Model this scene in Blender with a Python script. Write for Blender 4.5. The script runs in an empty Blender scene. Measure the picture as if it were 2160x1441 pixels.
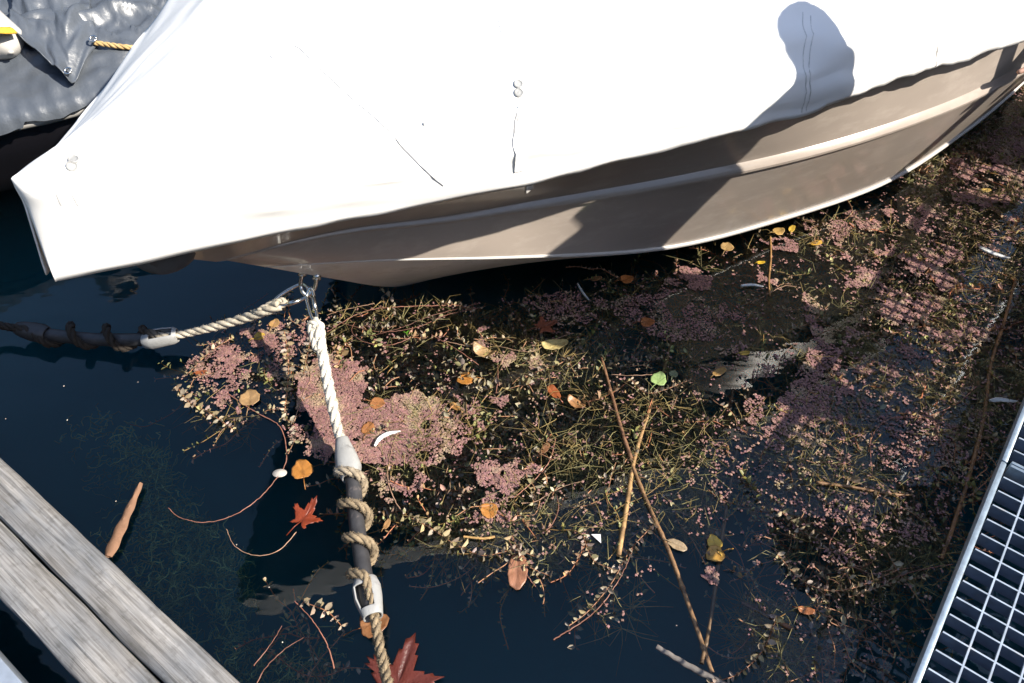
import bpy, bmesh, math, random
import numpy as np
from math import sin, cos, tan, radians, pi, sqrt, atan2
from mathutils import Vector, Matrix
rng = np.random.default_rng(11)
S = bpy.context.scene
COL = S.collection

# ---------------------------------------------------------------- camera
H = 1.5; PITCH = radians(48); FPX = 1080 / tan(radians(33))
cam = bpy.data.cameras.new("camera"); co = bpy.data.objects.new("camera", cam); COL.objects.link(co)
co.location = (0, 0, H); co.rotation_euler = (pi/2 - PITCH, 0, 0)
cam.sensor_width = 36; cam.lens = 18 / tan(radians(33)); cam.clip_start = .02; cam.clip_end = 2000
S.camera = co
# ---------------------------------------------------------------- sky and sun
SUN_AZ = radians(110); SUN_EL = radians(41)
w = bpy.data.worlds.new("World"); S.world = w; w.use_nodes = True
nt = w.node_tree; bg = nt.nodes["Background"]
sky = nt.nodes.new("ShaderNodeTexSky"); sky.sky_type = 'NISHITA'; sky.sun_disc = False
sky.sun_elevation = SUN_EL; sky.sun_rotation = SUN_AZ
nt.links.new(sky.outputs[0], bg.inputs[0]); bg.inputs[1].default_value = .15; sky.ozone_density = 2.0
sl = bpy.data.lights.new("sun", 'SUN'); so = bpy.data.objects.new("sun", sl); COL.objects.link(so)
sl.energy = 4.9; sl.angle = radians(.53); sl.color = (1, .93, .82)
LD = Vector((-sin(SUN_AZ)*cos(SUN_EL), -cos(SUN_AZ)*cos(SUN_EL), -sin(SUN_EL)))
so.rotation_euler = LD.to_track_quat('-Z', 'Y').to_euler(); so.location = (4, -2, 5)
S.view_settings.view_transform = 'Standard'; S.view_settings.look = 'None'
S.view_settings.gamma = 1; S.view_settings.exposure = 1.0
S.cycles.max_bounces = 8; S.cycles.transparent_max_bounces = 16; S.cycles.volume_bounces = 1
S.cycles.caustics_reflective = False; S.cycles.caustics_refractive = False
S.cycles.sample_clamp_indirect = 4

# ---------------------------------------------------------------- helpers
CF = np.array([0, cos(PITCH), -sin(PITCH)]); CU = np.array([0, sin(PITCH), cos(PITCH)])
def P(x, y, z=0.):
    """point of the level z that the photograph shows at pixel x, y"""
    d = CF*FPX + np.array([1, 0, 0])*(x-1080) + CU*(720.5-y)
    return np.array([0, 0, H]) + d*((z-H)/d[2])
AZ = radians(37); AX = np.array([sin(AZ), cos(AZ)]); NX = np.array([cos(AZ), -sin(AZ)]); KB = np.array([-.311, 1.552])
def W(s, t, z):
    q = KB + AX*s + NX*t
    return np.array([q[0], q[1], z])
def hermite(tab):
    xs = np.array([a for a, b in tab], float); ys = np.array([b for a, b in tab], float)
    m = np.gradient(ys, xs)
    def f(x):
        x = np.clip(x, xs[0], xs[-1]); i = np.clip(np.searchsorted(xs, x) - 1, 0, len(xs)-2)
        h = xs[i+1]-xs[i]; u = (x-xs[i])/h
        return ((2*u**3-3*u**2+1)*ys[i] + (u**3-2*u**2+u)*h*m[i] + (-2*u**3+3*u**2)*ys[i+1] + (u**3-u**2)*h*m[i+1])
    return f
def catmull(pts, n=8):
    p = [np.array(q, float) for q in pts]
    if len(p) < 3: return np.array([p[0] + (p[-1]-p[0])*i/n for i in range(n+1)])
    p = [2*p[0]-p[1]] + p + [2*p[-1]-p[-2]]; out = []
    for i in range(1, len(p)-2):
        a, b, c, d = p[i-1:i+3]
        for k in range(n):
            u = k/n
            out.append(.5*(2*b + (c-a)*u + (2*a-5*b+4*c-d)*u*u + (3*b-a-3*c+d)*u**3))
    out.append(p[-2]); return np.array(out)
def resample(path, step):
    path = np.array(path); L = np.r_[0, np.cumsum(np.linalg.norm(np.diff(path, axis=0), axis=1))]
    n = max(2, int(L[-1]/step)); q = np.linspace(0, L[-1], n+1)
    return np.stack([np.interp(q, L, path[:, k]) for k in range(3)], 1), q
def lat(ix, iy, seed):
    h = (ix*374761393 + iy*668265263 + seed*974634777) & 0xffffffff
    h = ((h ^ (h >> 13))*1274126177) & 0xffffffff
    return ((h ^ (h >> 16)) & 0xffff)/65535.
def vnoise(x, y, seed=0):
    x = np.asarray(x, float); y = np.asarray(y, float)
    ix = np.floor(x).astype(np.int64); iy = np.floor(y).astype(np.int64); fx = x-ix; fy = y-iy
    fx = fx*fx*(3-2*fx); fy = fy*fy*(3-2*fy)
    return (lat(ix, iy, seed)*(1-fx)+lat(ix+1, iy, seed)*fx)*(1-fy) + (lat(ix, iy+1, seed)*(1-fx)+lat(ix+1, iy+1, seed)*fx)*fy
def fbm(x, y, seed=0, o=4):
    s = 0; a = .5; n = 0
    for k in range(o):
        s = s + a*vnoise(np.asarray(x)*2**k, np.asarray(y)*2**k, seed+k); n += a; a *= .5
    return s/n
def props(o, label=None, cat=None, group=None, kind=None):
    if label: o["label"] = label
    if cat: o["category"] = cat
    if group: o["group"] = group
    if kind: o["kind"] = kind
    return o
def empty(name, loc, label, cat, group=None):
    o = bpy.data.objects.new(name, None); o.location = loc; o.empty_display_size = .05; COL.objects.link(o)
    return props(o, label, cat, group)
def obj(name, V, F, m, parent=None, smooth=True, sharp=None, tint=None, origin=None):
    V = np.array(V, float)
    if parent is not None:
        org = np.zeros(3); q = parent
        while q is not None:
            org += np.array(q.location); q = q.parent
    else:
        org = np.array(origin if origin is not None else [V[:, 0].mean(), V[:, 1].mean(), V[:, 2].min()])
    me = bpy.data.meshes.new(name); me.from_pydata((V-org).tolist(), [], [tuple(int(i) for i in f) for f in F])
    if tint is None: tint = (1, 1, 1)
    if True:
        a = me.color_attributes.new("tint", 'FLOAT_COLOR', 'POINT')
        c = np.ones((len(V), 4)); c[:, :3] = tint; a.data.foreach_set("color", c.ravel())
    me.validate(); me.update()
    if smooth:
        me.polygons.foreach_set("use_smooth", [True]*len(me.polygons))
        if sharp: me.set_sharp_from_angle(angle=radians(sharp))
    if m: me.materials.append(m)
    o = bpy.data.objects.new(name, me); COL.objects.link(o)
    if parent is not None: o.parent = parent
    else: o.location = org
    return o
class MB:
    def __init__(s): s.V = []; s.F = []; s.T = []; s.n = 0
    def add(s, V, F, tint=(1, 1, 1)):
        V = np.array(V, float); s.V.append(V)
        s.F += [tuple(i+s.n for i in f) for f in F]; s.n += len(V)
        t = np.array(tint, float); s.T.append(np.broadcast_to(t, (len(V), 3)))
        return s
    def tube(s, path, r, n=8, tint=(1, 1, 1), cap=True, flat=1.):
        p = np.array(path, float); m = len(p); r = np.broadcast_to(np.array(r, float), (m,))
        T = np.gradient(p, axis=0); T /= np.linalg.norm(T, axis=1)[:, None]+1e-12
        ref = np.array([0, 0, 1.]) if abs(T[0][2]) < .9 else np.array([1., 0, 0])
        V = []; u = np.cross(T[0], ref); u /= np.linalg.norm(u)
        for i in range(m):
            u = u - T[i]*(u@T[i]); u /= np.linalg.norm(u)+1e-12; v = np.cross(T[i], u)
            for k in range(n):
                a = 2*pi*k/n; V.append(p[i] + (u*cos(a) + v*sin(a)*flat)*r[i])
        F = [(i*n+k, i*n+(k+1) % n, (i+1)*n+(k+1) % n, (i+1)*n+k) for i in range(m-1) for k in range(n)]
        if cap: F += [tuple(range(n-1, -1, -1)), tuple((m-1)*n+k for k in range(n))]
        return s.add(V, F, tint)
    def grid(s, G, tint=(1, 1, 1), closed=False):
        G = np.array(G, float); a, b = G.shape[:2]; bb = b if closed else b-1
        F = [(i*b+j, i*b+(j+1) % b, (i+1)*b+(j+1) % b, (i+1)*b+j) for i in range(a-1) for j in range(bb)]
        return s.add(G.reshape(-1, 3), F, tint)
    def box(s, c, ax, ay, az):
        c = np.array(c, float); ax, ay, az = [np.array(q, float)/2 for q in (ax, ay, az)]
        V = [c+i*ax+j*ay+k*az for i in (-1, 1) for j in (-1, 1) for k in (-1, 1)]
        return s.add(V, [(0, 1, 3, 2), (4, 6, 7, 5), (0, 4, 5, 1), (2, 3, 7, 6), (0, 2, 6, 4), (1, 5, 7, 3)])
    def bevbox(s, c, ax, ay, az, b=.004):
        bm = bmesh.new(); c = np.array(c, float)
        L = [np.linalg.norm(q) for q in (ax, ay, az)]; U = [np.array(q, float)/l for q, l in zip((ax, ay, az), L)]
        bmesh.ops.create_cube(bm, size=1)
        for v in bm.verts: v.co = Vector([v.co[i]*L[i] for i in range(3)])
        bmesh.ops.bevel(bm, geom=bm.edges[:], offset=b, segments=2, affect='EDGES', profile=.5)
        V = [c + sum(U[i]*v.co[i] for i in range(3)) for v in bm.verts]
        bm.verts.index_update(); F = [[v.index for v in f.verts] for f in bm.faces]; bm.free()
        return s.add(V, F)
    def rope(s, path, R, tint=(1, 1, 1), pitch=3.4, fuzz=0., n=7, seed=0, strands=3):
        """three twisted strands along a path, with loose fibres"""
        Rf = R if callable(R) else (lambda q: R)
        p, q = resample(path, .004); m = len(p)
        T = np.gradient(p, axis=0); T /= np.linalg.norm(T, axis=1)[:, None]
        u = np.cross(T[0], [0, 0, 1.]); u /= np.linalg.norm(u); U = []; 
        for i in range(m):
            u = u - T[i]*(u@T[i]); u /= np.linalg.norm(u); U.append(u)
        U = np.array(U); Vv = np.cross(T, U)
        rr = np.array([Rf(a/q[-1]) for a in q]); ph = np.cumsum(np.r_[0, np.diff(q)]/(pitch*2*rr))*2*pi
        g = np.random.default_rng(seed)
        for k in range(strands):
            a = ph + 2*pi*k/strands
            c = p + (U*np.cos(a)[:, None] + Vv*np.sin(a)[:, None])*(rr*.5)[:, None]
            s.tube(c, rr*.56*(1+.05*np.sin(q*900+k)), n, tint)
        for k in range(int(fuzz*q[-1])):
            i = g.integers(2, m-2); d = g.normal(size=3); d -= T[i]*(d@T[i])*.4; d /= np.linalg.norm(d)
            a = p[i] + d*rr[i]*.85; b = a + d*g.uniform(.001, .005) + T[i]*g.uniform(-.005, .005)
            s.tube([a, (a+b)/2 + g.normal(size=3)*.0006, b], [.0006, .0005, .0003], 3, np.array(tint)*g.uniform(.8, 1.15), cap=False)
        return s
    def build(s, name, m, parent=None, **k):
        t = np.concatenate(s.T) if k.pop("tinted", True) else None
        return obj(name, np.concatenate(s.V), s.F, m, parent, tint=t, **k)

# ---------------------------------------------------------------- materials
def M(name, col, rough=.6, var=.15, scale=20., bump=0., bscale=90., metal=0., coat=0., spec=.5, stretch=(1, 1, 1), col2=None, c2=(.5, .62), s2=6., trans=0., attr=True, rvar=0., bdist=.002):
    m = bpy.data.materials.new(name); m.use_nodes = True; t = m.node_tree; N = t.nodes; L = t.links
    b = N["Principled BSDF"]; b.inputs["Roughness"].default_value = rough; b.inputs["Metallic"].default_value = metal
    b.inputs["Coat Weight"].default_value = coat; b.inputs["Coat Roughness"].default_value = .08; b.inputs["Specular IOR Level"].default_value = spec
    tc = N.new("ShaderNodeTexCoord"); mp = N.new("ShaderNodeMapping"); mp.inputs["Scale"].default_value = stretch
    L.new(tc.outputs["Object"], mp.inputs[0])
    n = N.new("ShaderNodeTexNoise"); n.inputs["Scale"].default_value = scale; n.inputs["Detail"].default_value = 6; L.new(mp.outputs[0], n.inputs[0])
    r = N.new("ShaderNodeValToRGB"); e = r.color_ramp.elements
    e[0].position = .28; e[1].position = .72
    e[0].color = [min(1, c*(1-var)) for c in col]+[1]; e[1].color = [min(1, c*(1+var)) for c in col]+[1]
    L.new(n.outputs["Fac"], r.inputs[0]); out = r.outputs[0]
    if col2:
        n2 = N.new("ShaderNodeTexNoise"); n2.inputs["Scale"].default_value = s2; n2.inputs["Detail"].default_value = 8; n2.inputs["Roughness"].default_value = .65; L.new(mp.outputs[0], n2.inputs[0])
        r2 = N.new("ShaderNodeValToRGB"); r2.color_ramp.elements[0].position = c2[0]; r2.color_ramp.elements[1].position = c2[1]; L.new(n2.outputs["Fac"], r2.inputs[0])
        x = N.new("ShaderNodeMix"); x.data_type = 'RGBA'; L.new(r2.outputs[0], x.inputs[0]); L.new(out, x.inputs[6]); x.inputs[7].default_value = list(col2)+[1]; out = x.outputs[2]
    if attr:
        at = N.new("ShaderNodeAttribute"); at.attribute_name = "tint"
        x = N.new("ShaderNodeMix"); x.data_type = 'RGBA'; x.blend_type = 'MULTIPLY'; x.inputs[0].default_value = 1
        L.new(out, x.inputs[6]); L.new(at.outputs["Color"], x.inputs[7]); out = x.outputs[2]
    L.new(out, b.inputs["Base Color"])
    if rvar:
        mr = N.new("ShaderNodeMapRange"); mr.inputs[3].default_value = max(0, rough-rvar); mr.inputs[4].default_value = min(1, rough+rvar); L.new(n.outputs["Fac"], mr.inputs[0]); L.new(mr.outputs[0], b.inputs["Roughness"])
    if bump:
        n3 = N.new("ShaderNodeTexNoise"); n3.inputs["Scale"].default_value = bscale; n3.inputs["Detail"].default_value = 5; L.new(mp.outputs[0], n3.inputs[0])
        bp = N.new("ShaderNodeBump"); bp.inputs["Strength"].default_value = bump; bp.inputs["Distance"].default_value = bdist; L.new(n3.outputs["Fac"], bp.inputs["Height"]); L.new(bp.outputs[0], b.inputs["Normal"])
    if trans:
        tr = N.new("ShaderNodeBsdfTranslucent"); L.new(out, tr.inputs[0]); mx = N.new("ShaderNodeMixShader"); mx.inputs[0].default_value = trans
        o = N["Material Output"]; L.new(b.outputs[0], mx.inputs[1]); L.new(tr.outputs[0], mx.inputs[2]); L.new(mx.outputs[0], o.inputs[0])
    return m
m_hull = M("brown gelcoat", (.335, .285, .245), .32, .06, 5, coat=.5, col2=(.44, .38, .33), c2=(.50, .85), s2=12, stretch=(1, 1, 2.5), rvar=.08)
m_white = M("white gelcoat", (.52, .50, .47), .35, .06, 8, coat=.3)
m_bottom = M("grey white bottom", (.74, .73, .71), .4, .12, 11, coat=.2, col2=(.58, .56, .52), c2=(.5, .7), s2=22)  # paleness and mottling put sunlight thrown up off the water into the colour
m_cover = M("white canvas", (.80, .79, .765), .85, .03, 3, bump=.25, bscale=900, bdist=.0006, col2=(.72, .71, .685), c2=(.55, .8), s2=5)
m_seam = M("canvas seam", (.84, .83, .81), .9, .1, 40)
m_thread = M("grey thread", (.60, .59, .57), .9, .2, 200)
m_tarp = M("grey tarpaulin", (.07, .08, .095), .38, .12, 6, bump=.5, bscale=60, bdist=.003, spec=.6)
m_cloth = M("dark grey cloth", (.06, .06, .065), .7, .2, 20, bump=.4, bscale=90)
m_dark = M("dark hull", (.012, .011, .014), .3, .2, 5, coat=.3)
m_rope = M("weathered rope", (.37, .315, .235), .9, .35, 60, bump=.6, bscale=700, bdist=.001)
m_rubber = M("black rubber", (.035, .034, .036), .5, .35, 40, bump=.3, bscale=160, col2=(.16, .13, .12), c2=(.60, .75), s2=45)
m_cap = M("pale grey plastic", (.30, .30, .29), .5, .14, 30, bump=.25, bscale=120, col2=(.16, .155, .15), c2=(.55, .75), s2=45)
m_steel = M("stainless steel", (.62, .61, .58), .25, .15, 60, metal=1., col2=(.30, .2, .14), c2=(.6, .8), s2=60)
m_galv = M("galvanised steel", (.46, .50, .54), .42, .12, 60, metal=.65, bump=.15, bscale=150)
m_frame = M("blue grey galvanised edge", (.30, .37, .44), .42, .2, 50, metal=.5, bump=.2, bscale=150, col2=(.22, .24, .26), c2=(.56, .74), s2=30)
m_bars = M("dull zinc bars", (.27, .32, .39), .5, .25, 45, spec=.35, col2=(.34, .33, .33), c2=(.58, .75), s2=30)
m_wood = M("weathered grey timber", (.40, .37, .33), .85, .25, 14, bump=.9, bscale=26, stretch=(1, 1, 1), bdist=.004, col2=(.22, .19, .16), c2=(.56, .74), s2=16)
m_reed = M("dry reed", (.22, .14, .068), .5, .55, 38, bump=.5, bscale=150, col2=(.07, .04, .02), c2=(.52, .66), s2=42)
m_stem = M("red brown stem", (.17, .085, .06), .6, .25, 60)
m_weed = M("olive weed", (.285, .25, .165), .5, .25, 60, spec=.4, trans=.15)
m_azolla = M("pink floating fern", (.235, .124, .109), .75, .25, 90, bump=.4, bscale=600, bdist=.0015)
m_leaf = M("dead leaf", (.85, .82, .78), .4, .0, 20, bump=.5, bscale=220, spec=.5, trans=.2, col2=(.62, .50, .40), c2=(.56, .72), s2=55)
m_feather = M("white feather", (.72, .72, .70), .7, .08, 60)
m_algae = M("green algae", (.17, .25, .11), .8, .3, 20)
m_yellow = M("yellow webbing", (.55, .33, .03), .8, .2, 120, bump=.5, bscale=400)
m_skin = M("skin", (.55, .33, .25), .5, .08, 30, attr=False)
m_jacket = M("dark jacket", (.05, .055, .07), .8, .2, 20, attr=False)
m_trouser = M("blue trousers", (.06, .08, .13), .85, .2, 20, attr=False)
m_hair = M("brown hair", (.05, .03, .02), .6, .2, 60, attr=False)

# ---------------------------------------------------------------- water and bed
def water_material():
    m = bpy.data.materials.new("lake water"); m.use_nodes = True; t = m.node_tree; N = t.nodes; L = t.links
    N.remove(N["Principled BSDF"]); o = N["Material Output"]
    tc = N.new("ShaderNodeTexCoord"); n = N.new("ShaderNodeTexNoise"); n.inputs["Scale"].default_value = 3.2; n.inputs["Detail"].default_value = 3
    mp = N.new("ShaderNodeMapping"); mp.inputs["Rotation"].default_value = (0, 0, radians(35)); mp.inputs["Scale"].default_value = (1, 2.6, 1)
    L.new(tc.outputs["Object"], mp.inputs[0]); L.new(mp.outputs[0], n.inputs[0])
    bp = N.new("ShaderNodeBump"); bp.inputs["Strength"].default_value = .14; bp.inputs["Distance"].default_value = .02; L.new(n.outputs["Fac"], bp.inputs["Height"])
    fr = N.new("ShaderNodeFresnel"); fr.inputs[0].default_value = 1.45; L.new(bp.outputs[0], fr.inputs["Normal"])
    gl = N.new("ShaderNodeBsdfGlossy"); gl.inputs["Roughness"].default_value = .015; L.new(bp.outputs[0], gl.inputs["Normal"])
    tr = N.new("ShaderNodeBsdfTransparent"); tr.inputs[0].default_value = (.97, .985, .98, 1)
    mx = N.new("ShaderNodeMixShader"); L.new(fr.outputs[0], mx.inputs[0]); L.new(tr.outputs[0], mx.inputs[1]); L.new(gl.outputs[0], mx.inputs[2])
    L.new(mx.outputs[0], o.inputs["Surface"])
    va = N.new("ShaderNodeVolumeAbsorption"); va.inputs[0].default_value = (.25, .55, .60, 1); va.inputs[1].default_value = 2.6
    vs = N.new("ShaderNodeVolumeScatter"); vs.inputs[0].default_value = (.075, .39, .47, 1); vs.inputs[1].default_value = 1.1
    ad = N.new("ShaderNodeAddShader"); L.new(va.outputs[0], ad.inputs[0]); L.new(vs.outputs[0], ad.inputs[1]); L.new(ad.outputs[0], o.inputs["Volume"])
    return m
b_ = MB().box((0, 0, -.65), (400, 0, 0), (0, 400, 0), (0, 0, 1.3))
o = b_.build("water", water_material(), smooth=False, tinted=False, origin=(0, 0, 0)); props(o, "calm dark lake water around the moored boat", "water", kind="structure")
m_bed = M("lake bed mud", (.045, .055, .03), .9, .5, 3, bump=.5, bscale=9, bdist=.05, attr=False)
o = obj("lake_bed", [(-200, -200, -1.2), (200, -200, -1.2), (200, 200, -1.2), (-200, 200, -1.2)], [(0, 1, 2, 3)], m_bed, origin=(0, 0, 0)); props(o, "dark muddy lake bed under the water", "lake bed", kind="structure")

# unseen wooded ridge ring, added to cut low sky fill on the hull
m_blocker = M("blocker hillside", (.035, .05, .02), .9, .5, .6, attr=False, col2=(.09, .06, .02), c2=(.5, .7), s2=.25)
GG = []
for i in range(14):
    row = []
    for k in range(120):
        a = 2*pi*k/120; u = i/13; r = 90+110*u; h = -1.3+(112+40*(vnoise(a*3.2+9, 5.)-.5)+18*(vnoise(a*9, 2.)-.5))*(u*u*(3-2*u))
        row.append([r*cos(a), r*sin(a), h])
    GG.append(row)
o = MB().grid(GG, closed=True).build("blocker_hills", m_blocker, origin=(0, 0, 0)); props(o, "unseen dark wooded ridge ring added to block low sky light", "blocker_hills", kind="structure")

# ---------------------------------------------------------------- the covered boat
gun_t = hermite([(-.75, 0), (-.63, .082), (-.565, .122), (-.406, .233), (-.26, .337), (-.074, .467), (.098, .569), (.282, .678), (.487, .79), (.75, .905), (1.17, 1.071), (1.6, 1.18), (2.3, 1.26), (3.2, 1.28), (4.6, 1.26)])
hem_z = hermite([(-.75, .60), (.3, .60), (.75, .595), (1.2, .57), (2, .57), (4.6, .57)])
rid_t = hermite([(-.47, 0), (-.2, .095), (-.01, .225), (.12, .323), (.41, .572), (.69, .787), (1.057, .977), (1.4, 1.09), (2.2, 1.215), (4.6, 1.235)])
rid_z = hermite([(-.47, .432), (-.2, .385), (-.01, .363), (.12, .362), (.41, .38), (.69, .40), (1.4, .40), (4.6, .40)])
chi_t = hermite([(-.37, 0), (-.16, .13), (.09, .32), (.504, .568), (.816, .724), (1.16, .893), (1.6, 1.01), (2.08, 1.09), (3, 1.13), (4.6, 1.13)])
chi_z = hermite([(-.37, .345), (-.16, .285), (.09, .22), (.504, .10), (.816, .06), (1.16, .05), (4.6, .05)])
kee_z = hermite([(-.37, .345), (-.277, .255), (-.21, .19), (0, 0), (.3, -.12), (1, -.25), (4.6, -.3)])
UU = np.linspace(0, 1, 90)**1.7
def longl(s0, ft, fz, dt=0., dz=0.):
    s = s0 + (4.55-s0)*UU
    return np.stack([s, np.maximum(ft(s)+dt*np.minimum(1, (s-s0)*1.5), 0), fz(s)+dz*np.minimum(1, .12+(s-s0)*1.3)], 1)
boat = empty("boat", (*(KB+AX*1.9), 0), "brown hulled motor boat lying under the white canvas cover", "boat")
def loft(rows, sub, bulge):
    out = []
    for a, b, n, bl in zip(rows[:-1], rows[1:], sub, bulge):
        for k in range(n):
            u = k/n; r = a*(1-u)+b*u; r = r.copy(); r[:, 1] += bl*4*u*(1-u)*np.clip(r[:, 1]*4, 0, 1); out.append(r)
    out.append(rows[-1]); return np.array(out)
g0 = longl(-.735, gun_t, lambda s: hem_z(s)+.07, -.06); g0[:, 1] = np.maximum(g0[:, 1], 0)
r0 = longl(-.47, rid_t, rid_z); r1 = longl(-.46, rid_t, rid_z, .016, -.017); r2 = longl(-.455, rid_t, rid_z, .015, -.024); r3 = longl(-.45, rid_t, rid_z, .003, -.031)
c0 = longl(-.37, chi_t, chi_z)
mb = MB()
G = loft([g0, r0, r1, r2, r3, c0], [6, 2, 1, 1, 7], [-.006, .002, 0, 0, .003])
for sg in (1, -1):
    GG = np.array([[W(q[0], sg*q[1], q[2]) for q in row] for row in G])
    mb.grid(GG if sg == -1 else GG[::-1])
mb.build("hull", m_hull, boat, sharp=28)
c1 = longl(-.37, chi_t, chi_z, .006, -.003); c2 = longl(-.37, chi_t, chi_z, .003, -.012); 
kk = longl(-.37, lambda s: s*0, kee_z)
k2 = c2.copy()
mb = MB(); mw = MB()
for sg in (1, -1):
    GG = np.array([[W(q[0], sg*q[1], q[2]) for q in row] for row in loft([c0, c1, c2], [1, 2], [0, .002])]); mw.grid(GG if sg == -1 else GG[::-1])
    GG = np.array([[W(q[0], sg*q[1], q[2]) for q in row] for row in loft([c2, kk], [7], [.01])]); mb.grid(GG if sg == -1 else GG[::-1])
    # lower planing strake, seen as thin pale lines further aft
    for du, dr in ((.16, .006), (.28, .006)):
        row = c2*(1-du)+kk*du; row = row[34:]; mw.tube([W(q[0], sg*(q[1]+.004), q[2]) for q in row], dr, 6)
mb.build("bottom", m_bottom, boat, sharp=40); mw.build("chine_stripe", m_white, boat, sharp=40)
# stern board
e = G[:, -1]; V = [W(q[0], q[1], q[2]) for q in e] + [W(kk[-1][0], 0, kk[-1][2])] + [W(q[0], -q[1], q[2]) for q in e[::-1]]
obj("transom", V, [tuple(range(len(V)))], m_hull, boat, smooth=False)
# bow eye: a bent steel bar with two feet
eye = [P(637, 578, .235), P(634, 600, .205), P(640, 618, .19), P(652, 622, .185), P(664, 606, .20), P(668, 586, .225)]
mb = MB(); mb.tube(catmull(eye, 6), .0052, 8)
for q in (eye[0], eye[-1]): mb.tube([q+np.array([0, .012, .006]), q+np.array([0, -.003, -.003])], .010, 10)
mb.build("bow_eye", m_steel, boat)
# small white plastic tab under the hem, dried drip mark above the bow eye
c = P(1116, 393, .574); u = W(1, 0, 0)-W(0, 0, 0); nn = W(0, 1, 0)-W(0, 0, 0)
MB().bevbox(c, u*.024, nn*.006, np.array([0, 0, .024]), .003).build("hem_tab", m_white, boat)

# cover: a draped sheet, hem - knuckle over the rail - top to the centre line
cover = empty("boat_cover", (*(KB+AX*1.9), .57), "white canvas cover draped over the brown motor boat", "boat cover")
NS = 300; SS = -.752 + (4.6+.752)*np.linspace(0, 1, NS)**1.5
zc = hermite([(-.752, .785), (-.6, .795), (-.45, .83), (-.2, .88), (.3, 1.02), (.9, 1.24), (1.6, 1.46), (2.4, 1.5), (4.6, 1.2)])
def cover_pt(s, u, sg):
    """u 0..1 from the hem to the centre line"""
    tg = float(gun_t(s))+.012; ze = float(hem_z(s)); tip = max(0., min(1., (s+.752)/.14))
    wob = min(1, max(.12, s*2))*(.007*(vnoise(s*13, 3.)-.5)*2 + .004*(vnoise(s*34, 8.)-.5)*2)
    zk = .765 - .02*tip; tk = max(0, tg*.97-.012); tk = max(tk, +.09*sqrt(max(0., min(1., (s+.752)/.16))))
    if u < .3:
        a = u/.3; t = tg + (tk-tg)*a + .012*sin(pi*a)*tip; z = ze + wob*(1-a) + (zk-ze)*a
        t += .012*tip*(fbm(s*5, a*4+s*2, 5)-.5)*2*sin(pi*min(1, a*1.1))
    else:
        a = (u-.3)/.7; t = tk*(1-a); zt = float(zc(s))
        rise = (a*.55 + .45*sin(a*pi/2)); z = zk + (zt-zk)*rise
        z += .008*tip*(fbm(s*5, a*5, 9)-.5)*2*sin(pi*a)
    # soft sag folds that run along just above the rail
    fold = math.exp(-((u-.26-.05*sin(s*2.1))/.05)**2)
    t += -.020*fold*tip*(.4+1.2*vnoise(s*2.3, 4.))*min(1., max(.2, (s+.3)*1.6)); z += .004*tip*sin(s*31+u*40)*math.exp(-((u-.2)/.15)**2)
    s = s + .026*(1-tip)*min(1., u/.25)
    if abs(u) < 1e-6: t += .002*sin(s*41+2*sin(s*17))*tip
    return W(s, sg*t, z)
UV = np.r_[np.linspace(0, .3, 16), np.linspace(.3, 1, 26)[1:]]
mb = MB()
for sg in (1, -1):
    GG = np.array([[cover_pt(s, u, sg) for s in SS] for u in UV]); mb.grid(GG if sg == 1 else GG[::-1])
oc = mb.build("canvas", m_cover, cover, sharp=50)
bm = bmesh.new(); bm.from_mesh(oc.data); bmesh.ops.remove_doubles(bm, verts=bm.verts, dist=.0006); bm.to_mesh(oc.data); bm.free()
md = oc.modifiers.new("thick", 'SOLIDIFY'); md.thickness = .003; md.offset = 1
CS = np.linspace(-.745, 2.0, 260); CUU = np.linspace(0, .75, 70)
CG = np.array([[cover_pt(a, b, 1) for b in CUU] for a in CS]); _q = CG-np.array([0, 0, H]); _d = _q@CF
CXY = np.stack([1080+FPX*_q[..., 0]/_d, 720.5-FPX*(_q@CU)/_d], -1)
def on_cover(x, y):
    """the place on the near side of the cover that shows at a pixel"""
    e = ((CXY-np.array([x, y]))**2).sum(-1); i, j = np.unravel_index(e.argmin(), e.shape)
    return CS[i], CUU[j]
def cov(s, u, lift=.0045):
    p = cover_pt(s, u, 1); a = cover_pt(s+.01, u, 1)-p; b = cover_pt(s, min(u+.02, 1), 1)-p
    n = np.cross(a, b); n /= np.linalg.norm(n); n = n if n[2] > 0 or n@np.array([NX[0], NX[1], 0]) > 0 else -n
    return p+n*lift, n
def cover_strip(pix, wd, name, m, lift=.0036, n=10, thick=.0008):
    su = [on_cover(*p) for p in pix]; pts = catmull([(a, b, 0) for a, b in su], n)
    ctr = []; nor = []
    for a, b, _ in pts:
        p, q = cov(a, b, lift); ctr.append(p); nor.append(q)
    ctr = np.array(ctr); nor = np.array(nor); T = np.gradient(ctr, axis=0); T /= np.linalg.norm(T, axis=1)[:, None]
    sd = np.cross(T, nor); sd /= np.linalg.norm(sd, axis=1)[:, None]
    Gd = np.stack([ctr-sd*wd/2-nor*.0012, ctr-sd*wd/2+nor*thick*.4, ctr+sd*wd/2+nor*thick*.4, ctr+sd*wd/2-nor*.0012])
    return MB().grid(Gd).build(name, m, cover, sharp=40)
cover_strip([(520, 42), (620, 92), (720, 180), (850, 302), (942, 388)], .006, "seam", m_seam, lift=.0046)
cover_strip([(1050, 40), (1068, 110), (1072, 160)], .004, "seam", m_seam, lift=.0044)
cover_strip([(1693, 30), (1700, 75), (1690, 150), (1686, 235)], .002, "seam", m_thread, thick=.0003)
cover_strip([(1706, 30), (1712, 75), (1703, 150), (1698, 232)], .002, "seam", m_thread, thick=.0003)
cover_strip([(2010, 20), (1985, 70), (1972, 140)], .003, "seam", m_seam)
cover_strip([(1097, 226), (1098, 260), (1092, 310), (1096, 360)], .018, "strap", m_seam, lift=.005, thick=.002)
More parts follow.
